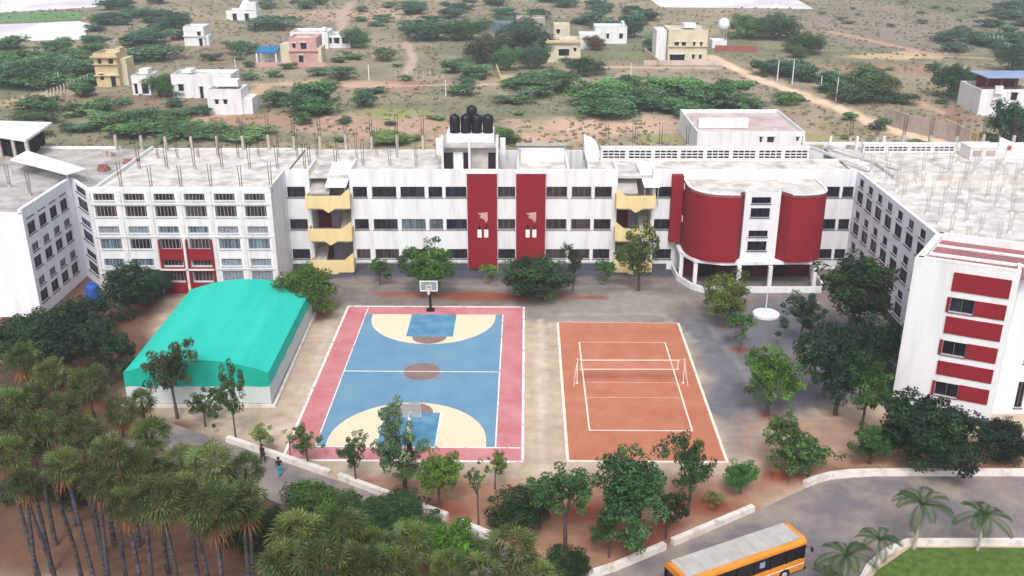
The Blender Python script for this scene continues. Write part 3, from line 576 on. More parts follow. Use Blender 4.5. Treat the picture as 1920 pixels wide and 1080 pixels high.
for c, d in ((11.95, 13.6), (8.05, 9.6), (4.1, 5.4)): MB().obox(A, U, 2.95, 7.35, .003, .09, c, d).build('red_band', M['red'], tw)
for c, d in ((10.0, 11.35), (6.0, 7.4), (2.05, 3.45)):
    for a_, b_2 in ((4.95, 7.35), (2.8, 3.05)): MB().obox(A, U, a_, b_2, .003, .09, c, d).build('red_band', M['red'], tw)
MB().prism(ccw([(34.5, 77.7), (38.9, 84.1), (47.5, 80.0), (42.6, 74.6), (41.5, 74.4)]), 13.6, 13.85).build('roof', M['roofred'], tw)
q = MB(); q.strip([(34.42, 77.62), (41.5, 74.22)], .02, .4, 14.35, 14.5); q.strip([(38.9, 84.2), (34.4, 77.6)], .0, .4, 13.9, 14.5); q.strip([(47.4, 80.2), (38.9, 84.2)], 0, .4, 13.86, 14.5)
q.strip([(36.0, 79.9), (44.0, 76.2)], 0, .5, 13.86, 14.0); q.strip([(37.6, 82.1), (45.6, 78.3)], 0, .35, 13.86, 14.0); q.build('parapet', M['white'], tw)
q = MB(); q.strip([(34.2, 77.4), (41.5, 73.95)], -.1, .1, 0, .7); q.build('plinth', M['plinth'], tw)
MB().box(42.7, 64.5, 77.06, 79.3, 13.2, 13.4).build('roof', M['roof'], tw)

# --- rooftop structures
th = root('tank_house', (-5, 119, RZ), 'grey stair head room with black water tanks on its white top', 'roof hut')
q = MB(); q.box(-8.45, -1.75, 116.2, 116.4, RZ, 14.6); q.box(-8.45, -8.25, 116.41, 121, RZ, 14.6); q.box(-1.95, -1.75, 116.41, 121, RZ, 14.6); q.box(-8.45, -1.75, 121.01, 121.2, RZ, 14.6); q.build('wall', M['roofdark'], th)
q = MB(); q.box(-7.1, -6.0, 116.1, 116.196, RZ, 13.9); q.build('door', M['sheet'], th)
for x, x2 in ((-8.3, -7.2), (-5.9, -5.2), (-2.9, -2.0)): MB().box(x, x2, 116.1, 116.194, RZ, 13.8).build('opening', M['dark'], th)
q = MB(); q.box(-8.6, -1.6, 115.3, 121.4, 14.6, 14.8); q.build('roof', M['roofdark'], th)
q = MB(); q.box(-8.0, -2.2, 117.3, 121.2, 14.8, 15.8); q.build('tank_base', M['white'], th)
for x in (-8.4, -5.15, -1.8): MB().box(x-.13, x+.13, 115.2, 115.46, RZ, 16.2).build('column', M['ledge'], th)
for x in (-9.3, -1.4): MB().box(x-.05, x+.6, 117.5, 118.2, 13.2, 15.2).build('wing_wall', M['white'], th)
for i, (x, y, z) in enumerate(((-7.0, 118.3, 15.8), (-5.65, 118.3, 15.8), (-4.3, 118.3, 15.8), (-2.95, 118.3, 15.8), (-5.0, 120.2, 16.5))):
    if i == 4: MB().box(-5.8, -4.2, 119.5, 120.9, 15.8, 16.5).build('tank_stand', M['conc'], th)
    lab = ['leftmost black water tank in the front row on the stair head room', 'second black water tank from the left in the front row', 'third black water tank from the left in the front row', 'rightmost black water tank in the front row', 'black water tank raised behind the front row of four'][i]
    wt = root('water_tank', (x, y, z), lab, 'water tank', 'black tanks on the stair head room')
    MB().lathe((x, y, z), [(.63, 0), (.65, .1), (.61, .3), (.65, .5), (.61, .8), (.65, 1.1), (.64, 1.85), (.55, 2.1), (.3, 2.2)], 14).build('barrel', M['black'], wt, True)
    MB().lathe((x, y, z+2.2), [(.22, 0), (.22, .1), (.1, .14)], 10).build('lid', M['black'], wt)
# raised white box behind the second red panel
rb = root('roof_enclosure', (3.7, 118, RZ), 'white walled roof box behind the second red panel', 'roof wall')
q = MB(); q.box(.6, 6.9, 121.9, 122.2, RZ, 13.4); q.box(.6, .8, 113.2, 121.89, RZ, 12.5); q.box(6.6, 6.9, 113.2, 121.89, RZ, 12.6); q.box(.82, 6.58, 119.4, 121.88, RZ, 13.1); q.build('wall', M['ledge'], rb)
q = MB(); q.box(.55, 6.95, 121.3, 122.3, 13.41, 13.55); q.build('coping', M['conc'], rb)
# ventilated roof walls
def jali(x0, x1, y, z1, label, rowsn=3):
    j = root('ventilator_wall', ((x0+x1)/2, y, RZ), label, 'roof wall', 'pierced walls on the roof')
    n = int((x1-x0)/2.95); w = (x1-x0)/n; ops = []
    hh = (z1-RZ-.5)/rowsn
    for i in range(n):
        for k in range(4):
            a = i*w+.2+k*(w-.4)/4
            for r_ in range(rowsn): ops.append((a+.05, a+(w-.4)/4-.04, RZ+.2+r_*hh+.07, RZ+.2+(r_+1)*hh-.04))
    q = MB(); facade(q, (x0, y), (1, 0), x1-x0, RZ, z1, ops, .09); q.build('wall', M['ledge'], j)
    MB().box(x0, x1, y+.45, y+.6, RZ, z1-.01).build('backing', M['ledge'], j); MB().box(x0-.1, x1+.1, y-.05, y+.65, z1, z1+.12).build('coping', M['ledge'], j)
    q = MB().box(x0+.1, x1-.1, y+.1, y+.4, RZ, z1-.05); q.build('shadow_gap', M['glass'], j)  # solid dark block, painted shade behind the holes, not glass
jali(11.2, 37.4, 120.2, 13.4, 'long white pierced wall on the roof behind the red drum')
jali(45.5, 57.5, 124.0, 12.95, 'shorter white pierced wall on the right wing roof', 2)
q = root('curved_parapet', (10, 117, RZ), 'white curved stair wall rising at left end of the pierced roof wall', 'roof wall')
pr = [(9.1, 113.2), (9.1, 121)]; w_ = MB(); w_.box(9.0, 9.25, 113.2, 119.8, RZ, 13.2); w_.box(9.0, 9.25, 119.81, 121, RZ, 15.0)
pts = [(9.26, 14.9), (9.9, 14.8), (10.5, 14.3), (10.8, 13.6), (10.9, 12.6), (10.9, RZ), (9.26, RZ)]; n = len(pts)
w_.add([(a, 119.9, z) for a, z in pts]+[(a, 120.3, z) for a, z in pts], [tuple(range(n)), tuple(reversed(range(n, 2*n)))]+[(i, n+i, n+(i+1) % n, (i+1) % n) for i in range(n)]); w_.build('wall', M['white'], q)
q = root('gable_wall', (66, 122, RZ), 'white sloping wall on the right wing roof beside the far right trees', 'roof wall')
w_ = MB(); w_.add([(61.5, 121, RZ), (67, 121, RZ), (67, 121, 12.3), (64.5, 121, 13.4), (61.5, 121, 14.6), (61.5, 121.3, RZ), (67, 121.3, RZ), (67, 121.3, 12.3), (64.5, 121.3, 13.4), (61.5, 121.3, 14.6)], [(0, 1, 2, 3, 4), (9, 8, 7, 6, 5), (0, 5, 6, 1), (1, 6, 7, 2), (2, 7, 8, 3), (3, 8, 9, 4), (4, 9, 5, 0)]); w_.build('wall', M['white'], q)
w_ = MB(); w_.box(62.6, 63.1, 120.9, 120.996, 12.9, 13.5); w_.build('opening', M['brick'], q)
q = root('roof_hut', (58, 123, RZ), 'small white rooftop box with dark vents left of the sloping wall', 'roof hut')
w_ = MB(); w_.box(57.8, 61.3, 120.5, 123.5, RZ, 13.3); w_.box(57.7, 61.4, 120.4, 123.6, 13.3, 13.42); w_.build('wall', M['ledge'], q)
for x in (58.1, 59.8): MB().box(x, x+1.1, 120.42, 120.497, 12.3, 13.0).build('opening', M['hgrey'], q)
# frame of beams on the roof joint
q = root('roof_frame', (41, 123, RZ), 'open frame of pale concrete beams on the roof joint behind the drum', 'roof frame')
w_ = MB()
for p0, p1 in (((38, 126, 12.6), (52, 126.0, 12.6)), ((38.4, 125.9, 12.4), (43, 114.5, 12.2)), ((41.5, 125.9, 12.4), (47, 115, 12.2)), ((37.8, 119.5, 12.0), (43.5, 119.5, 12.0))):
    w_.tube(p0, p1, .22, .22, 4)
w_.build('beam', M['ledge'], q)
w_ = MB()
for x in (38.2, 41.7, 45.2, 48.7): w_.box(x-.17, x+.17, 125.6, 125.95, RZ-.1, 13.6)
w_.build('column', M['ledge'], q)
# white roof sheets at the far left
q = root('roof_canopy', (-55, 112, 11.6), 'long slanting white sheet canopy on the far left roof', 'canopy')
pp = [G(18, 299, 13.2), G(50, 282, 13.2), G(162, 316, 13.2), G(125, 327, 13.2)]; MB().prism(ccw(pp), 13.1, 13.2).build('sheet', M['sheet'], q)
w_ = MB()
for p in pp: w_.tube((p[0]*.998, p[1]*.998, 11.6), (p[0]*.998, p[1]*.998, 13.1), .06, .06, 6)
w_.build('post', M['steel'], q)
q = root('unfinished_building', (-66, 128, 0), 'unfinished concrete block with pale roof and dark open floors at far left', 'building')
ZT = 14.6; c0 = G(-30, 250, ZT); c1 = G(48, 262, ZT); c2 = G(98, 229, ZT); c3 = G(-30, 225, ZT)
MB().prism(ccw([c0, c1, c2, c3]), ZT-.3, ZT).build('roof', M['sheet'], q)
ins = lambda p, f=.96: (c0[0]*.0+p[0], p[1])
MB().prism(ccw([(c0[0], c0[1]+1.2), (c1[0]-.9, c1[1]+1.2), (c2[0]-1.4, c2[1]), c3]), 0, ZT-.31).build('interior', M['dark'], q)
for z in (8.6, 11.4): MB().prism(ccw([c0, c1, c2, c3]), z, z+.3).build('floor', M['hgrey'], q)
for i, s_ in enumerate((0, .3, .65, .97)):
    p = (c0[0]+(c1[0]-c0[0])*s_, c0[1]+(c1[1]-c0[1])*s_+.2); MB().box(p[0]-.2, p[0]+.2, p[1]-.05, p[1]+.35, 0, ZT-.32).build('column', M['conc'], q)
for i, s_ in enumerate((.25, .5, .75)):
    p = (c1[0]+(c2[0]-c1[0])*s_-.3, c1[1]+(c2[1]-c1[1])*s_); MB().box(p[0]-.5, p[0]+.5, p[1]-.2, p[1]+.3, 0, 11.3).build('column', M['hpink'], q)
# brick piles / debris on the left roof
for i, (x, y, m_, lab) in enumerate(((-50, 116, 'roofred', 'small pink brick stack on the far left roof'), (-52, 123, 'hgrey', 'grey block heap near the far left roof stubs'), (-47.9, 119.5, 'roofred', 'low red brick heap by the left roof columns'))):
    q = MB(); random.seed(i)
    for k in range(14): a, bb = random.uniform(-.8, .8), random.uniform(-.5, .5); h = random.uniform(.2, .75)-.2*abs(a); zz = 11.6 if x < -47.4 else RZ; q.box(x+a-.25, x+a+.25, y+bb-.15, y+bb+.15, zz, zz+max(.15, h))
    tag(q.build('brick_pile', M[m_]), lab, 'brick pile')

# --- column stubs with starter bars
stub_me = MB().box(-.16, .16, -.16, .16, 0, 1.9).mesh('stub', M['conc'])
bar = MB()
for sx in (-1, 1):
    for sy in (-1, 1): bar.tube((sx*.11, sy*.11, 1.9), (sx*.11+sx*.07, sy*.11+sy*.04, 4.3), .028, .022, 4)
bar_me = bar.mesh('bars', M['rebar'])
lbar = MB(); lbar.box(-.15, .15, -.15, .15, 0, .35, 1)
for sx in (-1, 1):
    for sy in (-1, 1): lbar.tube((sx*.1, sy*.1, .35), (sx*.1+sx*.08, sy*.1, 3.3), .026, .02, 4)
lbar_me = lbar.mesh('rods', [M['rebar'], M['conc']])
st0 = link('column_stub', None); cs = link('concrete', stub_me, st0); cr = link('starter_bars', bar_me, st0)
rb0 = link('starter_bars', lbar_me)
rb1 = link('starter_bars', lbar.mesh('rods', [M['conc'], M['ledge']]))
def copy_tree(o, parent=None):
    c = o.copy(); COL.objects.link(c); c.parent = parent
    for ch in list(o.children): copy_tree(ch, c)
    return c
used = []
def put(proto, loc, label, cat, group, rz=0, s=1):
    o = proto if proto.name not in used and proto not in used else copy_tree(proto)
    if o is proto: used.append(proto)
    o.location = loc; o.rotation_euler = (0, 0, rz); o.scale = (s, s, s) if not isinstance(s, tuple) else s; return tag(o, label, cat, group)
random.seed(8)
i = 0
for k in range(23):
    x = -52.1+3.37*k
    if -9 < x < 9: continue
    y = 126.2 if x < -2 else 126.1
    if x > 9 and x < 37: y = 121.3
    put(st0, (x, y if x < -47 else y-.6, 11.6 if x < -47.2 else RZ), f'{nth(i)} bare concrete column stub from the left along the back roof edge', 'column stub', 'concrete stubs along the back roof edge', random.uniform(-.05, .05), (1, 1, random.uniform(.92, 1.1))); i += 1
for k, (x, y) in enumerate(((44.5, 126.4), (48.0, 126.4), (51.5, 126.4), (55.0, 126.4), (58.5, 126.4), (62, 126.4), (66, 126.4), (70, 126.4), (74, 126.4))):
    put(st0, (x, y, RZ-.05), f'{nth(k)} concrete stub from the left along the right wing back edge', 'column stub', 'concrete stubs along the right wing back edge', 0, (1.15, 1.15, random.uniform(.85, 1.05)))
k = 0
for y in (88, 92, 95, 98, 101, 104, 107, 110, 114.5, 119):
    for x in (43.6, 46.6, 49.6, 52.6, 55.6, 58.6, 61.6, 64.6):
        if x > y*.58 or random.random() < .15: continue
        row = nth([88, 92, 95, 98, 101, 104, 107, 110, 114.5, 119].index(y))
        put(rb1, (x+random.uniform(-.25, .25), y+random.uniform(-.25, .25), RZ-.05), f'starter bars {nth(int(round((x-43.6)/3)))} from the left in the {row} row on the right wing roof', 'starter bars', 'starter bars on the right wing roof', 0, (1, 1, random.uniform(.55, .8))); k += 1
for r_, (y, lab) in enumerate(((106.2, 'front'), (116, 'middle'))):
    for k in range(6 if r_ == 0 else 7):
        x = (-44 if r_ == 0 else -45.5)+3.37*k
        put(rb0, (x, y, RZ), f'rusty starter bars in the {lab} row of the left block roof, {nth(k)} from the left', 'starter bars', 'starter bars on the left block roof', 0, (1, 1, random.uniform(.9, 1.1)))
for k in range(9):
    x = -25+3.3*k
    if -9.5 < x < 9.5: continue
    put(rb0, (x, 117.2+random.uniform(-.4, .4), RZ), f'rusty starter bars on the central roof, {nth(k)} from the left', 'starter bars', 'starter bars on the central roof', 0, (1, 1, random.uniform(.6, .9)))
for k in range(16):
    x = -45+3.37*k*.75
    if -9.5 < x: continue
    put(rb0, (x, 121.5+random.uniform(-.5, .5), RZ), f'rusty starter bars in the rear row of the long roof, {nth(k)} from the left', 'starter bars', 'starter bars in the rear row of the long roof', 0, (.9, .9, random.uniform(.9, 1.2)))
for k in range(5):
    x = -70+4*k; put(rb0, (x, 105+random.uniform(-1, 1)+(k % 2)*3, 11.6), f'starter bars on the far left wing roof, {nth(k)} from the left', 'starter bars', 'starter bars on the far left wing roof', 0, (1, 1, random.uniform(.7, 1)))
for k, x in enumerate((-.6, 1.0, 7.1, 8.6)):
    put(st0, (x, 114.8 if k % 2 == 0 else 119.5, RZ) if x not in (-.6, 8.6) else (x, 114.6, RZ), f'{nth(k)} slim stub from the left right of the stair head room', 'column stub', 'stubs right of the stair head room', 0, (.7, .7, .8))

# ------------------------------------------------------------------ turquoise covered court
cp = root('shade_canopy', (-28, 88, 0), 'large turquoise fabric barrel shade canopy over a netted court', 'shade canopy')
x0, x1, y0, y1 = -34.7, -21.75, 77.9, 97.6; xm = (x0+x1)/2; hw = (x1-x0)/2
prof = [(x0+hw*2*k/16, 3.35+1.25*(1-((k-8)/8)**2)) for k in range(17)]
q = MB(); NY = 20
for k in range(NY+1):
    y = y0+(y1-y0)*k/NY; sag = .06*math.sin(math.pi*k*2) ; q.v += [(x, y, z+(.012 if k % 2 == 0 else -.012)) for x, z in prof]
q.f = [(k*17+i, k*17+i+1, (k+1)*17+i+1, (k+1)*17+i) for k in range(NY) for i in range(16)]; q.m = [0]*len(q.f)
q.build('fabric_roof', M['canopy'], cp)
q = MB(); n = 17; q.add([(x, y0-.02, z) for x, z in prof]+[(x, y0-.02, 2.0+.05*math.sin(i*2)) for i, (x, z) in enumerate(prof)], [(i+n, i+n+1, i+1, i) for i in range(16)]); q.build('front_flap', M['canopy2'], cp)
q = MB(); q.add([(x, y1+.02, z) for x, z in prof]+[(x, y1+.02, 2.0) for x, z in prof], [(i+1, i, i+n, i+n+1) for i in range(16)][::-1]); q.build('back_flap', M['canopy2'], cp)
for x in (x0-.02, x1+.02):
    q = MB(); q.add([(x, y0+(y1-y0)*k/10, 3.35) for k in range(11)]+[(x+(.06 if k % 2 else -.02), y0+(y1-y0)*k/10, 2.1) for k in range(11)], [(k, k+1, 12+k, 11+k) for k in range(10)]); q.build('side_flap', M['canopy'], cp)
for (xa, ya, xb, yb) in ((x0, y0, x1, y0), (x1, y0, x1, y1), (x0, y1, x1, y1), (x0, y0, x0, y1)):
    MB().box(min(xa, xb)-(.01 if xa == xb else 0), max(xa, xb)+(.01 if xa == xb else 0), min(ya, yb)-(.01 if ya == yb else 0), max(ya, yb)+(.01 if ya == yb else 0), .3, 2.05).build('net_wall', M['net'], cp)
for x in (x0+.12, x1-.12):
    for k in range(6):
        y = y0+.12+(y1-y0-.24)*k/5; MB().tube((x, y, 0), (x, y, 3.3), .06, .06, 6).build('post', M['steel'], cp)
for k in range(6):
    y = y0+.12+(y1-y0-.24)*k/5; q = MB()
    for a, bb in zip(prof, prof[1:]): q.tube((a[0], y, a[1]-.12), (bb[0], y, bb[1]-.12), .05, .05, 5, cap=False)
    q.build('arch', M['steel'], cp)
q = MB(); q.strip([(x0-.3, y0-.3), (x1+.25, y0-.3)], 0, .2, 0, .3); q.strip([(x1+.45, y0-.3), (x1+.2, y1+1.0)], 0, .22, 0, .305); q.strip([(x0-.3, y0-.3), (x0-.3, y1)], 0, .2, 0, .3); q.build('kerb', M['kerb'], cp)
MB().box(x0, x1, y0, y1, -.02, .03).build('floor', M['roof'], cp)

# ------------------------------------------------------------------ kerbs, flag platform, small fittings
def kerb(line, lab, w=.42, h=.5): tag(MB().strip(line, 0, w, 0, h).build('kerb_wall', M['kerb']), lab, 'low wall', 'whitewashed low walls beside the road')
kerb([(-24.2, 71.6), (-20, 69.3), (-14.6, 66.3)], 'whitewashed low wall from the palms past the two walkers'); kerb([(-13.8, 65.9), (-12.7, 65.2), (-8.6, 62.7), (-4.9, 60.5)], 'whitewashed low wall in the middle of the path edge')
kerb([(-3.9, 59.6), (-1.53, 58.0)], 'short whitewashed low wall ending at the palms', .5)
kerb([(5.2, 53.75), (7.2, 54.7), (10.9, 57.0)], 'whitewashed low wall at bottom centre left of the bus'); kerb([(11.5, 57.4), (18.2, 61.58)], 'straight whitewashed low wall right behind the bus')
kerb([(22.97, 64.77), (24.0, 65.4), (25.31, 65.95), (27, 66.3), (28.84, 66.4), (48, 66.4)], 'long curved whitewashed kerb along the far side of the road')
tag(MB().strip([(20.2, 48.4), (24.6, 54.75), (26.4, 56.4), (28.15, 57.45), (48, 57.45)], 0, .35, 0, .45).build('kerb_wall', M['kerb']), 'stained low wall around the lawn at bottom right', 'low wall')
fp = root('flag_post', (*G(1436, 591), 0), 'white flag pole on a round white platform before the drum', 'flag pole'); p = G(1436, 591)
MB().lathe((p[0], p[1], 0), [(1.45, 0), (1.45, .25), (1.38, .3)], 28).build('platform', M['sheet'], fp)
MB().tube((p[0]+.1, p[1]+.6, .3), (p[0]+.1, p[1]+.6, 5.2), .06, .05, 8).build('pole', M['sheet'], fp)
p = G(178, 572); bt = root('water_drum', (*p, 0), 'blue plastic tank beside the far left wing behind the dark trees', 'tank')
MB().lathe((p[0], p[1], 0), [(.8, 0), (.82, .3), (.78, .6), (.82, .9), (.78, 1.3), (.8, 2.2), (.5, 2.6)], 18).build('barrel', M['blue'], bt, True); MB().lathe((p[0], p[1], 2.6), [(.35, 0), (.35, .12), (.2, .18)], 12).build('lid', M['blue'], bt)
p = G(368, 905); q = root('pump_hut', (*p, 0), 'small pale hut half hidden among the palm trunks', 'hut')
MB().box(p[0]-.8, p[0]+.8, p[1]-.6, p[1]+.6, 0, 2.1).build('wall', M['ledge'], q); MB().box(p[0]-.95, p[0]+.95, p[1]-.75, p[1]+.75, 2.1, 2.22).build('roof', M['conc'], q); MB().box(p[0]-.3, p[0]+.3, p[1]-.65, p[1]-.603, 0, 1.7).build('door', M['dark'], q)

# ------------------------------------------------------------------ bus
def bus():
    b_ = root('school_bus', (14.85, 53.2, .012), 'orange school bus with pale grey roof on the road', 'bus'); L2, W2 = 4.95, 1.12
    def part(mb, nm, m_, par=None, sm=False):
        o = link(nm, mb.mesh(nm, m_, (0, 0, 0), sm), par or b_); return o
    # body: extruded section with rounded shoulders, waist-high; window band recessed
    sec = [(-W2, .45), (-W2, 1.35), (W2, 1.35), (W2, .45)]
    q = MB(); q.add([(x, y, z) for x in (-L2, L2) for y, z in sec], [(0, 1, 2, 3), (7, 6, 5, 4), (0, 4, 5, 1), (1, 5, 6, 2), (2, 6, 7, 3), (3, 7, 4, 0)])
    q.box(L2, L2+.12, -W2+.06, W2-.06, .5, 1.3); part(q, 'body', M['orange'])
    q = MB(); q.box(-L2+.1, L2-.1, -W2+.05, W2-.05, 1.35, 2.45); part(q, 'window_band', M['busdark'])
    q = MB()
    for s_ in (-1, 1):
        for k in range(8):
            x = -L2+.08+k*(2*L2-.3)/7; q.box(x, x+.09, s_*W2-.05 if s_ > 0 else -W2, s_*W2 if s_ > 0 else -W2+.05, 1.35, 2.45)
    for y in (-W2+.0, W2-.1, -.05): q.box(-L2, -L2+.1, y, y+.1, 1.35, 2.45)
    for y in (-W2+.0, W2-.1): q.box(L2-.1, L2, y, y+.1, 1.35, 2.45)
    part(q, 'pillar', M['busdark'])
    sec = [(-W2, 2.45), (-W2, 2.66), (-W2+.12, 2.84), (-W2+.4, 2.94), (W2-.4, 2.94), (W2-.12, 2.84), (W2, 2.66), (W2, 2.45)]; n = 8
    q = MB(); q.add([(x, y, z) for x in (-L2, L2) for y, z in sec], [tuple(range(n)), tuple(reversed(range(n, 2*n)))]+[(i, n+i, n+(i+1) % n, (i+1) % n) for i in range(n)]); part(q, 'cantrail', M['orange'])
    q = MB(); q.box(-L2+.3, L2-.35, -W2+.2, W2-.2, 2.9, 2.97)
    for k in range(9): x = -L2+.7+k*1.05; q.box(x, x+.05, -W2+.2, W2-.2, 2.97, 2.99)
    part(q, 'roof', M['busroof'])
    for x in (-3.0, 3.3):
        for s_ in (-1, 1):
            w_ = MB().tube((x, s_*(W2-.3), .48), (x, s_*(W2+.02), .48), .47, .47, 18); wo = part(w_, 'wheel', M['tyre'])
            part(MB().tube((x, s_*(W2+.02), .48), (x, s_*(W2+.05), .48), .22, .2, 12), 'rim', M['steel'], wo)
    for s_ in (-1, 1): part(MB().tube((L2+.12, s_*.8, .8), (L2+.15, s_*.8, .8), .12, .12, 12), 'headlight', M['sheet'])
    for s_ in (-1, 1): part(MB().box(-L2-.03, -L2, s_*.9-.08, s_*.9+.08, .8, 1.1), 'tail_light', M['red'])
    part(MB().box(L2+.05, L2+.25, -W2, W2, .35, .5), 'bumper', M['black']); part(MB().box(-L2-.12, -L2-.001, -W2, W2, .35, .52), 'bumper', M['black'])
    part(MB().box(-L2+.02, L2-.02, -W2-.012, -W2-.002, .92, .98), 'side_stripe', M['sheet'])
    part(MB().box(1.1, 1.5, -W2-.004, -W2+.049, 1.75, 2.15), 'open_window', M['hblue'])
    q = MB()
    for s_ in (-1, 1): q.tube((L2-.1, s_*W2, 2.3), (L2+.35, s_*(W2+.25), 2.2), .02, .02, 5); q.box(L2+.3, L2+.36, s_*(W2+.25)-.1, s_*(W2+.25)+.1, 1.9, 2.25)
    part(q, 'mirror', M['black']); b_.rotation_euler = (0, 0, R(26.1))
bus()

# ------------------------------------------------------------------ people
def person(x, y, z, rz, label, top, leg, s=1.0):
    p = root('person', (x, y, z), label, 'person', None, None, rz)
    def skin(name, verts, edges, rad, m_, par, rootv=0):
        me = bpy.data.meshes.new(name); me.from_pydata([(a*s, b*s, c*s) for a, b, c in verts], edges, []); o = link(name, me, par)
        sk = o.modifiers.new('skin', 'SKIN'); 
        if not me.skin_vertices: 
            with_ = me.attributes
        for i, r_ in enumerate(rad): me.skin_vertices[0].data[i].radius = (r_*s, r_*s)
        me.skin_vertices[0].data[rootv].use_root = True
        sub = o.modifiers.new('sub', 'SUBSURF'); sub.levels = 1; sub.render_levels = 1; me.materials.append(m_); return o
    V = [(0, 0, .93), (0, 0, 1.15), (0, .01, 1.38), (0, .01, 1.48), (0, .02, 1.56), (0, .03, 1.66), (.17, 0, 1.4), (.24, -.02, 1.15), (.25, .08, .9), (.25, .1, .8), (-.17, 0, 1.4), (-.24, -.02, 1.15), (-.25, .08, .9), (-.25, .1, .8),
         (.1, 0, .88), (.1, .12, .48), (.1, .02, .08), (.1, .16, .04), (-.1, 0, .88), (-.1, -.04, .48), (-.1, -.22, .12), (-.1, -.1, .05)]
    E_ = [(0, 1), (1, 2), (2, 3), (3, 4), (4, 5), (2, 6), (6, 7), (7, 8), (8, 9), (2, 10), (10, 11), (11, 12), (12, 13), (0, 14), (14, 15), (15, 16), (16, 17), (0, 18), (18, 19), (19, 20), (20, 21)]
    rd = [.12, .11, .12, .05, .085, .085, .06, .045, .033, .03, .06, .045, .033, .03, .08, .055, .04, .035, .08, .055, .04, .035]
    body = skin('body', V, E_, rd, M['skin'], p)
    skin('shirt', [V[0], V[1], V[2], V[6], (.22, -.01, 1.25), V[10], (-.22, -.01, 1.25)], [(0, 1), (1, 2), (2, 3), (3, 4), (2, 5), (5, 6)], [.16, .14, .15, .08, .07, .08, .07], M[top], p)
    skin('trousers', [V[0], V[14], V[15], (.1, .03, .14), V[18], V[19], (-.1, -.2, .16)], [(0, 1), (1, 2), (2, 3), (0, 4), (4, 5), (5, 6)], [.135, .105, .085, .075, .105, .085, .075], M[leg], p)
    MB_ = MB().lathe((0, -.01*s, 1.6*s), [(.1*s, 0), (.115*s, .06*s), (.09*s, .13*s), (.03*s, .17*s)], 10); link('hair', MB_.mesh('hair', M['hair'], (0, 0, 0), True), p)
px_, py_ = G(525, 893); person(px_, py_, .016, R(20), 'person in dark top and teal trousers walking on the path', 'cloth_d', 'cloth_t')
px_, py_ = G(494, 868); person(px_, py_, .016, R(-30), 'person in dark clothes standing by the low wall near the palms', 'cloth_d', 'cloth_d')
px_, py_ = G(857, 1018); person(px_, py_, .016, R(60), 'person in dark clothes at the gap in the path wall', 'cloth_d', 'cloth_d')

# ------------------------------------------------------------------ vegetation
def tint_attr(me, cols):
    a = me.color_attributes.new('tint', 'FLOAT_COLOR', 'FACE') if False else me.color_attributes.new('tint', 'FLOAT_COLOR', 'CORNER')
    arr = np.ones((len(me.loops), 4), np.float32); k = np.repeat(np.asarray(cols, np.float32), [p.loop_total for p in me.polygons], axis=0); arr[:, :3] = k; a.data.foreach_set('color', arr.ravel())
def leaves(name, centres, per, leaf, seed, spread=.75, warm=.25, flat=.0):
    """rhombus leaves gathered in clumps; normals lean outward and up"""
    r = np.random.default_rng(seed); V, F, C_ = [], [], []
    for (c, cr, cv) in centres:
        n = per; d = r.normal(size=(n, 3)); d /= np.linalg.norm(d, axis=1)[:, None]; d[:, 2] = d[:, 2]*.8
        p = np.array(c)+d*cr*r.uniform(.35, 1, (n, 1))**.6
        nr = d+r.normal(size=(n, 3))*spread+np.array([0, 0, .5]); nr /= np.linalg.norm(nr, axis=1)[:, None]
        t1 = np.cross(nr, r.normal(size=(n, 3))); t1 /= np.linalg.norm(t1, axis=1)[:, None]; t2 = np.cross(nr, t1); l = leaf*r.uniform(.6, 1.3, (n, 1))
        k = len(V)*4; V.append(np.stack([p-t1*l, p-t2*l*.5+nr*l*.12, p+t1*l, p+t2*l*.5+nr*l*.12], 1)); 
        v = cv*r.uniform(.72, 1.3, n); w = r.uniform(-warm, warm, n); C_.append(np.stack([v*(1+w), v, v*(1-w*.6)], 1))
    V = np.concatenate(V).reshape(-1, 3); n = len(V)//4; me = bpy.data.meshes.new(name); me.from_pydata(V.tolist(), [], np.arange(n*4).reshape(-1, 4).tolist()); me.materials.append(LEAF); tint_attr(me, np.concatenate(C_)); return me
def crown(name, seed, R0=3.0, H0=2.6, n=60, per=40, leaf=.24, cr=.75, gap=0, lobes=5, layered=False, ball=False):
    """clump centres fill an uneven crown round (0,0,0), radius R0, half height H0"""
    r = random.Random(seed); cs_ = []
    lob = [(Vector((r.uniform(-1, 1)*.5*R0, r.uniform(-1, 1)*.5*R0, r.uniform(-.45, .55)*H0)), r.uniform(.42, .66)) for _ in range(lobes)]
    if ball: lob = [(Vector((0, 0, 0)), .84)]*5+[(l[0]*.95, .46) for l in lob[:5]]
    while len(cs_) < n:
        L_, s_ = r.choice(lob); d = Vector((r.gauss(0, 1), r.gauss(0, 1), r.gauss(0, 1))).normalized()*(r.random()**.45)
        p = L_+Vector((d.x*R0*s_, d.y*R0*s_, d.z*H0*s_))
        if layered: p.z = round(p.z/(H0*.42))*H0*.42+r.uniform(-.1, .1)
        cs_.append((tuple(p), cr*r.uniform(.6, 1.15), r.uniform(.6, 1.2)+.28*max(-1, min(1, mnoise.noise(p*.45+Vector((seed, 0, 0)))*2.2))))
    return leaves(name, cs_, per, leaf, seed), [c[0] for c in cs_]
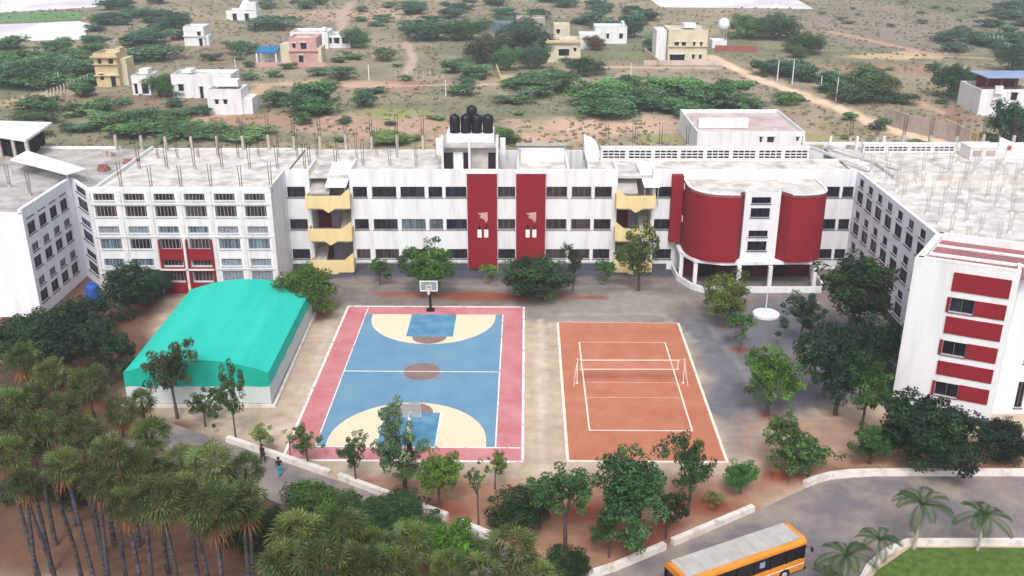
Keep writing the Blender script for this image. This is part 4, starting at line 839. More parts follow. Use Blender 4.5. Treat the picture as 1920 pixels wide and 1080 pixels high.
def trunk_mesh(name, seed, tips, h=3.2, r0=.16):
    """trunk from 0 to the crown centre at z=h with limbs to some clumps (tips relative to crown centre)"""
    r = random.Random(seed); q = MB(); a = r.uniform(-.25, .25); b = r.uniform(-.2, .2)
    fork = Vector((a*.5, b*.5, h*.62)); q.path([(0, 0, -.05), (a*.2, b*.1, h*.3), fork], [r0*1.3, r0, r0*.85], 7)
    for t_ in r.sample(tips, min(9, len(tips))):
        e = Vector(t_)+Vector((0, 0, h)); m_ = fork.lerp(e, .5)+Vector((r.uniform(-.2, .2), r.uniform(-.2, .2), .25)); q.path([fork, m_, e], [r0*.6, r0*.32, r0*.08], 5)
    return q.mesh(name, M['bark'])
KIND = {}
def kind(key, nm, seed, h=3.2, r0=.15, **kw):
    me, tips = crown('crown', seed, **kw); KIND[key] = (nm, me, trunk_mesh('trunk', seed, tips, h, r0), h, kw.get('R0', 3.0), kw.get('H0', 2.6))
kind('round', 'broadleaf_tree', 11, n=110, per=84, leaf=.122)
kind('round2', 'broadleaf_tree', 12, n=100, per=84, leaf=.122, lobes=6)
kind('round3', 'broadleaf_tree', 13, n=95, per=84, leaf=.122, lobes=5)
kind('clumpy', 'broadleaf_tree', 14, n=62, per=80, leaf=.13, cr=.55, lobes=9)
kind('clumpy2', 'broadleaf_tree', 15, n=58, per=80, leaf=.13, cr=.55, lobes=10)
kind('sparse', 'sapling', 16, n=30, per=26, leaf=.2, cr=.5, lobes=7)
kind('dense', 'dark_tree', 17, n=170, per=84, leaf=.122, lobes=9, cr=.62)
kind('dense2', 'dark_tree', 18, n=165, per=84, leaf=.122, lobes=10, cr=.62)
kind('dome', 'dark_tree', 31, h=2.2, n=230, per=84, leaf=.122, cr=.6, ball=True)
kind('ball', 'broadleaf_tree', 32, n=110, per=84, leaf=.122, cr=.6, ball=True)
kind('ball2', 'broadleaf_tree', 33, n=95, per=84, leaf=.122, cr=.6, ball=True)
kind('layer', 'layered_tree', 19, n=80, per=46, leaf=.16, cr=.6, lobes=6, layered=True)
kind('shrub', 'shrub', 20, h=1.6, r0=.07, n=36, per=36, leaf=.26, lobes=5, cr=.8)
kind('bush', 'bush', 21, h=1.4, r0=.12, n=90, per=40, leaf=.24, lobes=7, cr=.8)
kind('bush2', 'bush', 22, h=1.4, r0=.12, n=84, per=40, leaf=.24, lobes=9, cr=.8)
kind('bush3', 'bush', 23, h=1.4, r0=.12, n=96, per=40, leaf=.24, lobes=6, cr=.8)
DK, MD, LT, GY, BR, YG = (42, 66, 38), (62, 94, 44), (92, 122, 58), (84, 110, 78), (96, 84, 54), (110, 130, 50)
def plant(bx, by, cx, ytop, ybot, hw, kd, col, label, cat, group=None, z=0, name=None, rz=None, lf=1.0):
    nm, cme, tme, h, R0, H0 = KIND[kd]; x, y = G(bx, by); mpp = depth(x, y, 2)/FPX
    zt = FY(cx, ytop, y)[1]; zb = max(FY(cx, ybot, y)[1], .15)
    zt = max(zt-.15*hw*mpp, zb+.5)
    r_ = hw*mpp; xc = FY(cx, (ytop+ybot)/2, y)[0]
    o = link(name or nm, None, None, (x, y, z)); tag(o, label, cat, group); o.rotation_euler = (0, 0, rz if rz is not None else 0)
    zc = (zt+zb)/2; sc = (r_/R0*1.15, r_/R0*1.15, (zt-zb)/2/H0*1.08)
    t_ = link('trunk', tme, o); t_.scale = (sc[0], sc[1], zc/h); 
    c = link('crown', cme, o, (xc-x, 0, zc)); c.scale = sc; k = random.uniform(0, 6.28); c.rotation_euler = (0, 0, k); t_.rotation_euler = (0, 0, k)
    k_c = random.uniform(1.15, 1.5); c.color = (lin(col)[0]*k_c*1.06, lin(col)[1]*k_c, lin(col)[2]*k_c*.9, 1); return o
random.seed(21)
TR = [ # base x,y, crown x, top, bottom, halfwidth, kind, colour, label, cat
 (805, 553, 803, 448, 540, 54, 'ball', MD, 'round mid green tree behind the far basketball hoop'),
 (565, 598, 560, 482, 585, 62, 'round2', (70, 96, 40), 'wide green tree at the back right corner of the turquoise canopy'),
 (712, 535, 712, 484, 530, 25, 'shrub', MD, 'small green tree left of the round tree by the far hoop'),
 (918, 530, 918, 494, 524, 18, 'shrub', LT, 'light green shrub at the foot of the left red panel'),
 (957, 528, 957, 474, 525, 16, 'sparse', LT, 'thin light tree between the two red panels'),
 (1020, 560, 1015, 472, 548, 66, 'dome', (50, 74, 48), 'broad spreading dark tree in front of the right red panel'),
 (1074, 545, 1072, 455, 525, 19, 'clumpy', DK, 'slim upright tree at right side of the broad spreading tree'),
 (1135, 532, 1136, 486, 530, 20, 'shrub', (64, 108, 48), 'bright round shrub left of the right stair bay'),
 (1197, 545, 1196, 420, 530, 42, 'clumpy', (78, 98, 50), 'tall tree with yellowish clusters before the right stair bay'),
 (1368, 612, 1368, 504, 596, 50, 'ball', (80, 96, 46), 'olive green round tree before the left of the red drum'),
 (1388, 656, 1387, 585, 634, 27, 'shrub', (60, 98, 48), 'small green tree just below the olive round tree'),
 (1497, 655, 1495, 540, 625, 45, 'clumpy2', (44, 70, 50), 'dark bluish tree right of the round white platform'),
 (1590, 650, 1592, 474, 600, 76, 'dense2', (48, 70, 40), 'largest dark tree right of the red drum'),
 (1566, 778, 1560, 604, 745, 62, 'dense', (38, 62, 42), 'dark tree with visible trunk left of the striped tower'),
 (1655, 720, 1650, 590, 700, 52, 'dense2', (36, 58, 38), 'dark tree touching the left edge of the striped tower'),
 (1439, 778, 1448, 650, 748, 60, 'ball2', (70, 104, 40), 'bright green round tree on the grey paving right of the red court'),
 (1614, 808, 1629, 676, 782, 42, 'clumpy', (62, 92, 44), 'slender green tree before the dark trees by the tower'),
 (1630, 870, 1632, 796, 856, 39, 'ball', (54, 92, 44), 'small round green tree on red soil left of the big dark bush'),
 (1490, 888, 1480, 758, 850, 46, 'layer', (78, 108, 62), 'feathery layered pale tree right of the red court corner'),
 (1515, 894, 1515, 815, 880, 58, 'layer', (70, 100, 58), 'low feathery tree spreading right on the red soil'),
 (1765, 885, 1765, 748, 870, 92, 'dome', (34, 58, 36), 'big dark dome shaped bush below the striped tower'),
 (1890, 862, 1893, 780, 862, 52, 'dome', (28, 44, 34), 'very dark shrub at the foot of the right edge wall'),
 (1388, 926, 1389, 860, 915, 35, 'ball2', (58, 106, 50), 'small round bright tree at the near right corner of the red court'),
 (1290, 965, 1290, 812, 930, 46, 'clumpy', (50, 76, 44), 'upright dark tree over the near edge of the red court'),
 (1197, 1035, 1196, 838, 985, 76, 'dense2', (56, 92, 58), 'largest green tree below the near edge of the red court'),
 (1248, 1010, 1256, 905, 985, 34, 'clumpy2', (36, 60, 38), 'dark small tree right of the largest court side tree'),
 (1060, 1035, 1060, 868, 975, 66, 'clumpy', (58, 94, 56), 'open clumpy tree between the two courts near the path'),
 (1142, 1045, 1142, 955, 1025, 35, 'clumpy2', (54, 96, 48), 'young green tree under the largest court side tree'),
 (965, 985, 965, 918, 985, 60, 'dome', (44, 66, 40), 'dark wide bush behind the path wall gap'),
 (897, 990, 897, 865, 915, 26, 'sparse', (80, 100, 66), 'thin grey green sapling with long bare trunk below the blue court'),
 (928, 918, 928, 842, 892, 24, 'clumpy2', (92, 120, 52), 'small yellowish sapling at the near right corner of the blue court'),
 (824, 962, 825, 838, 925, 46, 'ball2', (82, 112, 44), 'round yellow green tree below the near key of the court'),
 (760, 935, 752, 748, 895, 52, 'clumpy2', (92, 120, 92), 'tall sparse tree hiding the near basketball hoop'),
 (762, 937, 758, 850, 900, 34, 'clumpy', (70, 94, 60), 'leafy sapling at the foot of the tall sparse tree'),
 (668, 908, 663, 814, 880, 29, 'clumpy', (56, 84, 50), 'small dark green tree on the near edge of the blue court'),
 (578, 872, 578, 796, 850, 31, 'clumpy2', (74, 104, 56), 'small light tree at the near left corner of the blue court'),
 (490, 850, 490, 798, 838, 25, 'shrub', (118, 140, 84), 'pale green shrub left of the blue court corner'),
 (545, 858, 544, 800, 834, 18, 'sparse', (120, 138, 104), 'wispy pale shrub beside the left corner of the blue court'),
 (443, 828, 432, 683, 792, 28, 'clumpy', (66, 88, 54), 'tall slender tree before the right front corner of the turquoise canopy'),
 (385, 800, 386, 725, 792, 33, 'clumpy2', (62, 90, 50), 'small leafy tree before the middle front of the turquoise canopy'),
 (333, 785, 320, 634, 745, 50, 'clumpy', (66, 78, 54), 'brownish green clumpy tree over the left front of the turquoise canopy'),
 (1342, 952, 1342, 924, 950, 20, 'shrub', (110, 114, 70), 'dry low weed clump left of the small round bright tree'),
 (140, 650, 135, 555, 650, 66, 'dense', (36, 58, 38), 'dark tree beside the blue tank at left'),
 (245, 600, 250, 496, 590, 62, 'dense2', (38, 62, 42), 'dark tree before the left windows behind the canopy'),
 (300, 560, 295, 500, 560, 34, 'dense', (40, 64, 40), 'dark tree right against the two red bays'),
 (130, 720, 120, 590, 705, 78, 'dense2', (38, 60, 38), 'dark tree above the palmyra crowns at left'),
 (205, 725, 210, 610, 715, 46, 'clumpy', (46, 66, 44), 'dark open tree left of the turquoise canopy front'),
 (45, 680, 40, 592, 665, 62, 'dense', (50, 76, 52), 'green tree at the left frame edge below the white end wall'),
 (600, 965, 590, 900, 965, 60, 'round2', (66, 92, 42), 'round green tree below the path right of the walkers'),
 (840, 1085, 840, 985, 1085, 62, 'round', (76, 118, 44), 'bright yellow green bushy tree at bottom centre'),
 (735, 990, 735, 945, 1010, 80, 'dense2', (50, 80, 46), 'low dark green thicket along the middle of the path'),
 (1075, 1090, 1060, 1030, 1085, 46, 'dense', (42, 66, 38), 'dark shrub at the bottom edge right of the fan palm'),
 (700, 1085, 690, 1010, 1085, 50, 'dense', (54, 84, 46), 'green tree among the palms at bottom centre left'),
 (505, 1000, 500, 950, 1020, 40, 'dense2', (46, 66, 36), 'dark undergrowth tree between the palm trunks'),
 (250, 905, 245, 850, 905, 50, 'dense', (44, 54, 34), 'brownish dark undergrowth tree behind the palm trunks'),
    (60, 940, 60, 880, 935, 60, 'dense2', (40, 50, 34), 'dark undergrowth at the foot of the left edge palms'),
    (150, 935, 150, 880, 930, 55, 'dense', (44, 52, 34), 'dark undergrowth between the leaning palm trunks at left'),
    (330, 920, 330, 870, 925, 55, 'dense2', (42, 56, 34), 'dark undergrowth right of the pale hut'),
    (520, 1080, 520, 1000, 1075, 60, 'dense2', (36, 48, 32), 'dark thicket in the gap at the bottom edge'),
    (450, 1030, 450, 960, 1030, 50, 'dense', (40, 56, 34), 'dark undergrowth below the walkers'),
    (620, 1040, 612, 950, 1030, 52, 'round', (84, 116, 54), 'bright leafy tree between the fan palms at bottom centre'),
    (800, 1030, 795, 960, 1040, 46, 'clumpy', (60, 92, 50), 'green tree behind the bright yellow green one'),
    (890, 1050, 885, 1010, 1060, 36, 'dense', (70, 100, 52), 'small leafy tree at the path end by the wall gap'),
    (660, 985, 655, 930, 990, 42, 'dense2', (62, 92, 50), 'leafy tree right of the round green path tree'),
    (420, 1000, 420, 930, 990, 46, 'dense2', (44, 60, 36), 'dark undergrowth tree under the middle palms'),
]
for a in TR: plant(*a[:9], 'shrub' if 'shrub' in a[8] or 'bush' in a[8] or 'weed' in a[8] or 'thicket' in a[8] else 'tree', 'trees and shrubs around the school yard')

# --- fan palms (leaf fans with split tips), dead skirt
def fan(V, F, C_, o, d, up, pet, rad, col, droop=0, nb=15, rr=None):
    d = d.normalized(); side = d.cross(up).normalized(); nrm = side.cross(d).normalized(); hub = o+d*pet-Vector((0, 0, droop*pet))
    k = len(V); V += [o+side*.02, o-side*.02, hub-side*.015, hub+side*.015]; F.append((k, k+1, k+2, k+3)); C_.append((1.5*col[0], 1.3*col[1], col[2]))
    for i in range(nb):
        a = (-1+2*(i+.5)/nb)*2.15; w = .1; dirv = d*math.cos(a)+side*math.sin(a); f_ = .0
        l = rad*(1-.22*abs(a)/2.15)*rr.uniform(.9, 1.08); pd = side*math.cos(a)-d*math.sin(a)
        m_ = hub+dirv*l*.6+nrm*(.06 if i % 2 else -.06); tip = hub+dirv*l-Vector((0, 0, l*(.18+droop)))+nrm*.03
        k = len(V); V += [hub, m_+pd*w*l*.55, tip, m_-pd*w*l*.55]; F.append((k, k+1, k+2, k+3)); s_ = rr.uniform(.8, 1.25); C_.append((col[0]*s_, col[1]*s_, col[2]*s_))
def palmyra_mesh(seed):
    r = random.Random(seed); V, F, C_ = [], [], []
    for i in range(44):
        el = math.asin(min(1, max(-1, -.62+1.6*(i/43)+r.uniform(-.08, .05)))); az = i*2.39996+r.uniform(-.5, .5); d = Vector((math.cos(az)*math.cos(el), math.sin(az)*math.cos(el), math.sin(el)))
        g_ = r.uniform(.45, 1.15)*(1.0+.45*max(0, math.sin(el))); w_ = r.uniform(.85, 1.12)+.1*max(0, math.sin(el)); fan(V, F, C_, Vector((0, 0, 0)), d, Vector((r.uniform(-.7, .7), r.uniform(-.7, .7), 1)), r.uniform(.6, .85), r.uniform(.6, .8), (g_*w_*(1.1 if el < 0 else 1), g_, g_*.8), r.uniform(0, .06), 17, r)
    me = bpy.data.meshes.new('crown'); me.from_pydata([tuple(v) for v in V], [], F); me.materials.append(LEAF); tint_attr(me, C_)
    V, F, C_ = [], [], []
    for i in range(12):
        el = r.uniform(-1.35, -.6); az = i*2.39996; d = Vector((math.cos(az)*math.cos(el), math.sin(az)*math.cos(el), math.sin(el)))
        g_ = r.uniform(.6, 1.2); fan(V, F, C_, Vector((0, 0, -.15)), d, Vector((0, 0, 1)), r.uniform(.4, .8), r.uniform(.5, .8), (g_, g_, g_), .4, 9, r)
    ms_ = bpy.data.meshes.new('dead_fronds'); ms_.from_pydata([tuple(v) for v in V], [], F); ms_.materials.append(LEAF); tint_attr(ms_, C_); return me, ms_
PAL = [palmyra_mesh(s_) for s_ in (3, 4, 5)]
def fan_palm(px, py, zc, lean, s_, col, label):
    x, y = G(px, py, zc); bx = x-lean; o = link('fan_palm', None, None, (bx, y+abs(lean)*.3, 0)); tag(o, label, 'palm tree', 'fan palms in the bottom left grove')
    dx, dy = lean, -abs(lean)*.3; r = random.Random(px)
    pts = [(0, 0, -.05), (dx*.25+r.uniform(-.15, .15), dy*.3, zc*.35), (dx*.65, dy*.6, zc*.7), (dx, dy, zc-.1)]
    link('trunk', MB().path(pts, [.18, .13, .115, .11], 8).mesh('trunk', M['pbark'], (0, 0, 0), True), o)
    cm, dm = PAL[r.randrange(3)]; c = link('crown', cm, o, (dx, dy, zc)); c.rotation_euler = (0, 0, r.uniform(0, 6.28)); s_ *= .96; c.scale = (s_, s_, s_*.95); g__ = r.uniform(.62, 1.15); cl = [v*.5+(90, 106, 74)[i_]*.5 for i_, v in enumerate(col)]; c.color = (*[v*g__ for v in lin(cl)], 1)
    d_ = link('dead_fronds', dm, o, (dx, dy, zc)); d_.rotation_euler = (0, 0, r.uniform(0, 6.28)); d_.scale = (s_*.95,)*3; d_.color = (*lin((150, 104, 70)), 1)
PG = (98, 116, 66)
FP = [(40, 672, 12, -.5, 1.15, (98, 122, 66), 'topmost fan palm at the left frame edge'), (95, 700, 12.5, .3, 1.1, (110, 120, 70), 'fan palm with brown heart just right of the topmost one'), (20, 760, 13, -.3, 1.2, (84, 108, 64), 'fan palm on the left frame edge above the leaning trunks'),
 (168, 720, 13, .4, 1.25, (112, 124, 74), 'pale fan palm left of the turquoise canopy corner'), (70, 810, 13, -.8, 1.25, (74, 92, 50), 'dark fan palm in the middle of the left grove'), (150, 810, 13, .2, 1.2, (86, 104, 60), 'fan palm directly below the pale one at left'),
 (20, 850, 13, -1.0, 1.1, (78, 96, 48), 'lowest fan palm at the left frame edge'), (225, 770, 11, .3, 1.0, (84, 96, 60), 'small fan palm between the two pale left crowns'), (265, 752, 10, .2, .85, (102, 120, 64), 'small fan palm touching the canopy front corner'),
 (285, 815, 11, .5, 1.15, (96, 126, 58), 'bright fan palm with orange dead fronds left of centre grove'), (205, 850, 13, .5, 1.1, (84, 98, 58), 'fan palm above the pale hut at left'), (120, 870, 13, -.5, 1.0, (80, 94, 50), 'low fan palm over the ploughed red soil'),
 (395, 870, 12, .3, 1.3, (98, 120, 72), 'large grey green fan palm left of the walkers'), (300, 930, 13, -.4, 1.25, (88, 108, 62), 'fan palm with drooping dead fronds over the ploughed soil'), (400, 950, 13, .2, 1.3, (92, 116, 64), 'large fan palm low in the middle of the grove'),
 (460, 880, 11, .3, 1.0, (78, 104, 50), 'fan palm hugging the left edge of the path'), (340, 865, 11, 0, 1.05, (90, 104, 56), 'fan palm behind the two large middle ones'), (455, 940, 12, .5, 1.15, (84, 100, 62), 'fan palm with reddish dead heart below the walkers'),
 (235, 945, 13, -.2, 1.0, (88, 98, 58), 'sparse fan palm over the leaning trunks'), (560, 1000, 12, .2, 1.3, (98, 126, 66), 'bright fan palm right of the dark gap at bottom'), (640, 985, 11, .3, 1.2, (92, 118, 62), 'fan palm below the round green path tree'),
 (600, 1060, 12, 0, 1.3, (96, 114, 66), 'fan palm on the bottom edge left of the white scrap'), (775, 1010, 10, .3, 1.1, (104, 128, 76), 'pale fan palm left of the bright yellow green tree'), (740, 1060, 11, .2, 1.2, (86, 110, 62), 'fan palm on the bottom edge under the pale one'),
 (960, 1030, 11, .4, 1.3, (122, 138, 88), 'large pale fan palm at bottom centre by the path end'), (900, 1075, 11, 0, 1.1, (100, 122, 74), 'fan palm on the bottom edge right of the bright tree'), (700, 1020, 10, .1, 1.0, (78, 102, 54), 'dark fan palm in the bottom centre thicket'), (1010, 1085, 10, .3, 1.1, (104, 124, 74), 'fan palm cut by the bottom edge at centre')]
FP += [(-10, 800, 13, -.6, 1.1, (80, 96, 56), 'fan palm half cut by the left frame edge'), (60, 745, 12, .6, 1.0, (90, 104, 62), 'fan palm crowded between the three upper left crowns'), (110, 765, 12, -.9, 1.0, (76, 90, 54), 'dark fan palm left below the pale crown'), (185, 905, 12, 1.0, .95, (80, 90, 52), 'leaning fan palm over the ploughed soil left of the hut'),
 (45, 905, 12, .9, .9, (78, 88, 50), 'low leaning fan palm in the bottom left corner'), (265, 870, 12, .9, 1.0, (84, 100, 56), 'fan palm directly above the pale hut'), (350, 920, 12, -.7, 1.05, (80, 98, 54), 'dark fan palm between the two large middle ones'), (530, 1050, 12, -.5, 1.1, (84, 102, 58), 'fan palm beside the dark gap at the bottom edge'), (670, 1060, 11, .7, 1.1, (88, 108, 60), 'fan palm on the bottom edge in the centre thicket'), (840, 1060, 9, .2, .9, (92, 116, 62), 'low fan palm beside the bright yellow green tree')]
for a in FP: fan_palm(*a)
# bare leaning trunks whose crowns merge above
# --- feather palms around the lawn
def feather_mesh(seed):
    r = random.Random(seed); V, F, C_ = [], [], []
    for i in range(10):
        az = i*2.39996+r.uniform(-.3, .3); el0 = r.uniform(.35, 1.4); L_ = r.uniform(1.7, 2.1); p = Vector((0, 0, 0)); n = 16; a = el0
        h = Vector((math.cos(az), math.sin(az), 0)); sd_ = Vector((-h.y, h.x, 0)); prev = p
        for k in range(n):
            dv_ = h*math.cos(a)+Vector((0, 0, math.sin(a))); q = prev+dv_*L_/n; g_ = r.uniform(.75, 1.2)
            kk = len(V); V += [prev+sd_*.015, prev-sd_*.015, q-sd_*.012, q+sd_*.012]; F.append((kk, kk+1, kk+2, kk+3)); C_.append((1.3, 1.2, .8))
            ll = .44*math.sin(math.pi*(k+1.2)/(n+1.6))+.08
            for s_ in (-1, 1):
                e = (sd_*s_*.85+dv_*.5+Vector((0, 0, -.35))).normalized()*ll
                for m2 in (0, .5):
                    b0 = prev.lerp(q, m2); kk = len(V); V += [b0, b0+e*.5+dv_*.028, b0+e, b0+e*.5-dv_*.022]; F.append((kk, kk+1, kk+2, kk+3)); C_.append((g_, g_, g_*.9))
            prev = q; a -= (el0+.95)/n*1.15
    me = bpy.data.meshes.new('crown'); me.from_pydata([tuple(v) for v in V], [], F); me.materials.append(LEAF); tint_attr(me, C_); return me
FM = feather_mesh(7), feather_mesh(9)
for i, (bx, by, cy, s_, lab) in enumerate(((1713, 1030, 945, 1.35, 'tallest feather palm at left of the lawn top edge'), (1832, 1032, 965, 1.3, 'feather palm at the middle of the lawn top edge'), (1640, 1070, 1012, 1.0, 'small feather palm at the lawn corner'), (1578, 1100, 1040, 1.25, 'feather palm in front of the bus nose'), (1545, 1125, 1085, .9, 'low feather palm at the bottom edge by the bus'))):
    x, y = G(bx, by); zc = FY(bx, cy, y)[1]; o = link('feather_palm', None, None, (x, y, 0)); tag(o, lab, 'palm tree', 'feather palms around the lawn')
    link('trunk', MB().path([(0, 0, -.05), (.03, 0, zc*.5), (0, 0, zc)], [.13, .1, .07], 8).mesh('trunk', M['conc'], (0, 0, 0), True), o)
    c = link('crown', FM[i % 2], o, (0, 0, zc)); c.scale = (s_,)*3; c.rotation_euler = (0, 0, i*1.3); c.color = (*lin((52, 80, 36)), 1)
hb = [(1660+i*28, 1026) for i in range(9)]

# ------------------------------------------------------------------ far houses, walls, poles
def house(x0, x1, yb, yt, dep, wmat, label, wins=(), roofm='roof', storeys=1, name='house', para=True, cat='house', blocks=()):
    X0, Y = G(x0, yb); X1, _ = G(x1, yb); h = FY((x0+x1)/2, yt, Y)[1]; o = root(name, ((X0+X1)/2, Y, 0), label, cat)
    ops = []
    for a, b, c, d in wins: ops.append((a*(X1-X0), b*(X1-X0), c*h, d*h))
    q = MB(); facade(q, (X0, Y), (1, 0), X1-X0, 0, h, ops, .3); q.box(X0, X0+.25, Y+.004, Y+dep, 0, h-.004); q.box(X1-.25, X1, Y+.004, Y+dep, 0, h-.004); q.box(X0, X1, Y+dep, Y+dep+.25, 0, h-.002)
    q.box(X0+.26, X1-.26, Y+.3, Y+.5, h-1.0, h-.01)
    q.build('wall', M[wmat], o); MB().box(X0+.26, X1-.26, Y+.51, Y+dep-.01, h-.85, h-.6 if para else h+.05).build('roof', M[roofm], o)
    for a, b, c, d in ops:
        w_ = MB(); w_.box(a+X0-.1, b+X0+.1, Y-.35, Y-.003, d+.05, d+.2); w_.box(a+X0, a+X0+.1, Y+.1, Y+.2, c, d); w_.box(b+X0-.1, b+X0, Y+.1, Y+.2, c, d); wo = w_.build('door' if c < .1 else 'window', M['ledge'], o)
        MB().box(X0+a+.002, X0+b-.002, Y+.22, Y+.29, c+.002, d-.002).build('pane', M['glass'], wo)
    for st in range(1, storeys): MB().box(X0-.3, X1+.3, Y-.5, Y-.003, h*st/storeys, h*st/storeys+.2).build('ledge', M[wmat], o)
    for (a, b, z0, z1, d0, d1, m_) in blocks: MB().box(X0+a*(X1-X0), X0+b*(X1-X0), Y+d0, Y+d1, z0*h, z1*h).build('annex', M[m_], o)
    return o, X0, X1, Y, h
house(183, 226, 163, 100, 7, 'hcream', 'tall narrow cream three storey house at left', [(.15, .35, .66, .84), (.6, .85, .66, .84), (.15, .35, .2, .4), (.6, .85, .0, .36)], storeys=3, blocks=[(-.08, 1.08, .88, .93, -.8, -.01, 'hcream'), (.8, 1.0, 1.0, 1.1, 3, 6, 'hcream'), (1.0, 1.25, 0, .8, 2, 7, 'hyel')])
house(347, 385, 86, 50, 7, 'white', 'small pale grey two storey house behind a dark tree', [(.65, .85, .5, .75), (.7, .9, 0, .4)], storeys=2, blocks=[(1.0, 1.15, 0, .5, 1, 5, 'white')])
o, X0, X1, Y, h = house(425, 482, 38, 20, 8, 'white', 'white temple with pointed tower on the horizon scrub', [(.2, .35, 0, .7), (.6, .75, 0, .7)], cat='temple', name='temple')
q = MB(); q.add([(X0+4, Y+2, h), (X0+9, Y+2, h), (X0+9, Y+7, h), (X0+4, Y+7, h), (X0+6.5, Y+4.5, h+5)], [(0, 1, 4), (1, 2, 4), (2, 3, 4), (3, 0, 4)]); q.box(X1-4, X1-.5, Y+2, Y+6, h, h+2.6); q.build('tower', M['white'], o)
house(250, 284, 178, 142, 6, 'white', 'small white porch building left of the dark green tree', [(.1, .3, .05, .6), (.5, .9, .05, .6)], blocks=[(.3, .8, 1.0, 1.25, 2, 5, 'white')])
house(325, 437, 184, 140, 7, 'white', 'long white house behind the dark green tree', [(.1, .2, .3, .6), (.75, .85, .3, .6), (.45, .52, 0, .5)], blocks=[(.15, .3, 1.0, 1.12, 2, 6, 'white')])
house(392, 456, 215, 168, 6, 'white', 'bright white small house with two square windows behind the left roof', [(.2, .33, .42, .62), (.45, .58, .42, .62)], blocks=[(.1, .8, 1.0, 1.25, 3.5, 6, 'white'), (1.0, 1.28, 0, .62, .6, 6, 'white')])
o, X0, X1, Y, h = house(545, 596, 121, 71, 8, 'hpink', 'pink two storey house with cream side and balcony', [(.1, .25, .62, .8), (.4, .65, .58, .82), (.3, .5, 0, .35)], storeys=2, blocks=[(-.35, -.01, 0, .75, .5, 6, 'hyel'), (1.01, 1.16, 0, .62, 0, 6, 'hyel')])
q = MB(); q.add([(X0-9, Y-1, 3.4), (X0-3.3, Y-1, 3.4), (X0-3.3, Y+4, 4.4), (X0-9, Y+4, 4.4), (X0-9, Y-1, 3.2), (X0-3.3, Y-1, 3.2), (X0-3.3, Y+4, 4.2), (X0-9, Y+4, 4.2)], [(0, 1, 2, 3), (7, 6, 5, 4), (0, 4, 5, 1), (1, 5, 6, 2), (2, 6, 7, 3), (3, 7, 4, 0)]); q.build('blue_awning', M['tarp'], o)
MB().box(X0-9, X0-8.6, Y-.9, Y-.5, 0, 3.2).build('awning_post', M['sheet'], o); MB().box(X0-3.8, X0-3.4, Y-.9, Y-.5, 0, 3.2).build('awning_post', M['sheet'], o); MB().box(X0-9, X0-3.4, Y+3.6, Y+4, 0, 4.1).build('back_wall', M['sheet'], o)
MB().box(X0-9, X1+3, Y-4, Y-3.7, 0, 1.2).build('compound_wall', M['hpink'], o)
house(546, 616, 92, 60, 9, 'white', 'white house right behind the pink one', [(.7, .8, .5, .8)], blocks=[(.78, .9, 1, 1.15, 3, 6, 'white')])
house(604, 660, 90, 66, 8, 'white', 'low white house right of the pink one with dark window band', [(.1, .35, .35, .8), (.4, .6, .35, .8), (.68, .9, .35, .8)])
house(922, 968, 62, 44, 8, 'glasst', 'teal roofed shed behind the large dark tree', [], roofm='glasst', para=False, cat='shed', name='shed')
house(968, 1022, 55, 34, 8, 'hgrey', 'grey brown house top behind the large dark tree', [(.3, .4, .4, .8)])
house(1026, 1088, 117, 76, 9, 'hyel', 'pale yellow house with dark veranda right of the big tree', [(.33, .67, .3, .62), (.78, .88, .5, .68)], blocks=[(-.06, 1.0, .9, .98, -.8, -.01, 'hcream')])
house(1038, 1068, 80, 46, 6, 'hyel', 'slim pale yellow upper house behind the yellow one', [(.15, .4, .5, .75)])
house(1086, 1132, 92, 64, 6, 'white', 'low white annex between yellow house and white hall', [])
house(1115, 1175, 82, 50, 8, 'white', 'white hall with small dark windows right of the yellow house', [(.12, .2, .3, .55), (.35, .45, .3, .6), (.75, .88, .3, .6)], blocks=[(.85, .92, 1.0, 1.25, 2, 5, 'white')])
o, X0, X1, Y, h = house(1251, 1324, 118, 56, 10, 'hyel', 'large cream two storey house with open ground floor beside the track', [(.15, .28, .5, .64), (.33, .46, .5, .64), (.62, .7, .5, .64), (.8, .88, .5, .64), (.05, .45, .0, .26), (.62, .7, .12, .26), (.8, .88, .12, .26)], storeys=2, blocks=[(-.28, -.02, 0, .95, 2, 10, 'white'), (.45, .75, 1.0, 1.12, 4, 8, 'white')])
MB().box(X0-7, X1+3, Y-4, Y-3.7, 0, 1.3).build('compound_wall', M['hroofp'], o)
o, X0, X1, Y, h = house(1305, 1505, 292, 247, 19, 'white', 'wide white building with pinkish flat roof behind the drum', [(.58, .61, .55, .8), (.65, .72, .55, .8), (.92, .95, .6, .8)], roofm='hroofp')
MB().box(X0+1, X0+10, Y+5, Y+6, h-.5, h+1.2).build('roof_wall', M['white'], o)
o, X0, X1, Y, h = house(1832, 1925, 217, 168, 10, 'white', 'white house with pale blue sheet roof at right edge', [(.35, .45, .1, .5), (.6, .75, .6, .9)], blocks=[(.25, .4, .85, 1.15, -.6, -.01, 'white')])
q = MB(); q.box(X0+1, X1+2, Y+.6, Y+9, h+2.2, h+2.4); q.build('sheet_roof', M['hblue'], o)
q = MB()
for k in range(5): q.box(X0+1.2+k*3, X0+1.5+k*3, Y+1, Y+1.3, h-.6, h+2.2)
q.build('roof_post', M['redd'], o); MB().box(X0+1.5, X1, Y+6, Y+6.2, h-.5, h+2.1).build('upper_wall', M['redd'], o)
def wall_line(pts, h, m_, label, name='compound_wall', w=.3):
    tag(MB().strip([G(*p) for p in pts], 0, w, 0, h).build(name, M[m_]), label, 'wall')
wall_line([(1655, 232), (1700, 246), (1770, 262), (1815, 275)], 3.2, 'hgrey', 'grey block compound wall beside the track at right')
wall_line([(1770, 238), (1830, 266)], 1.6, 'hcream', 'pale low wall beyond the grey compound wall')
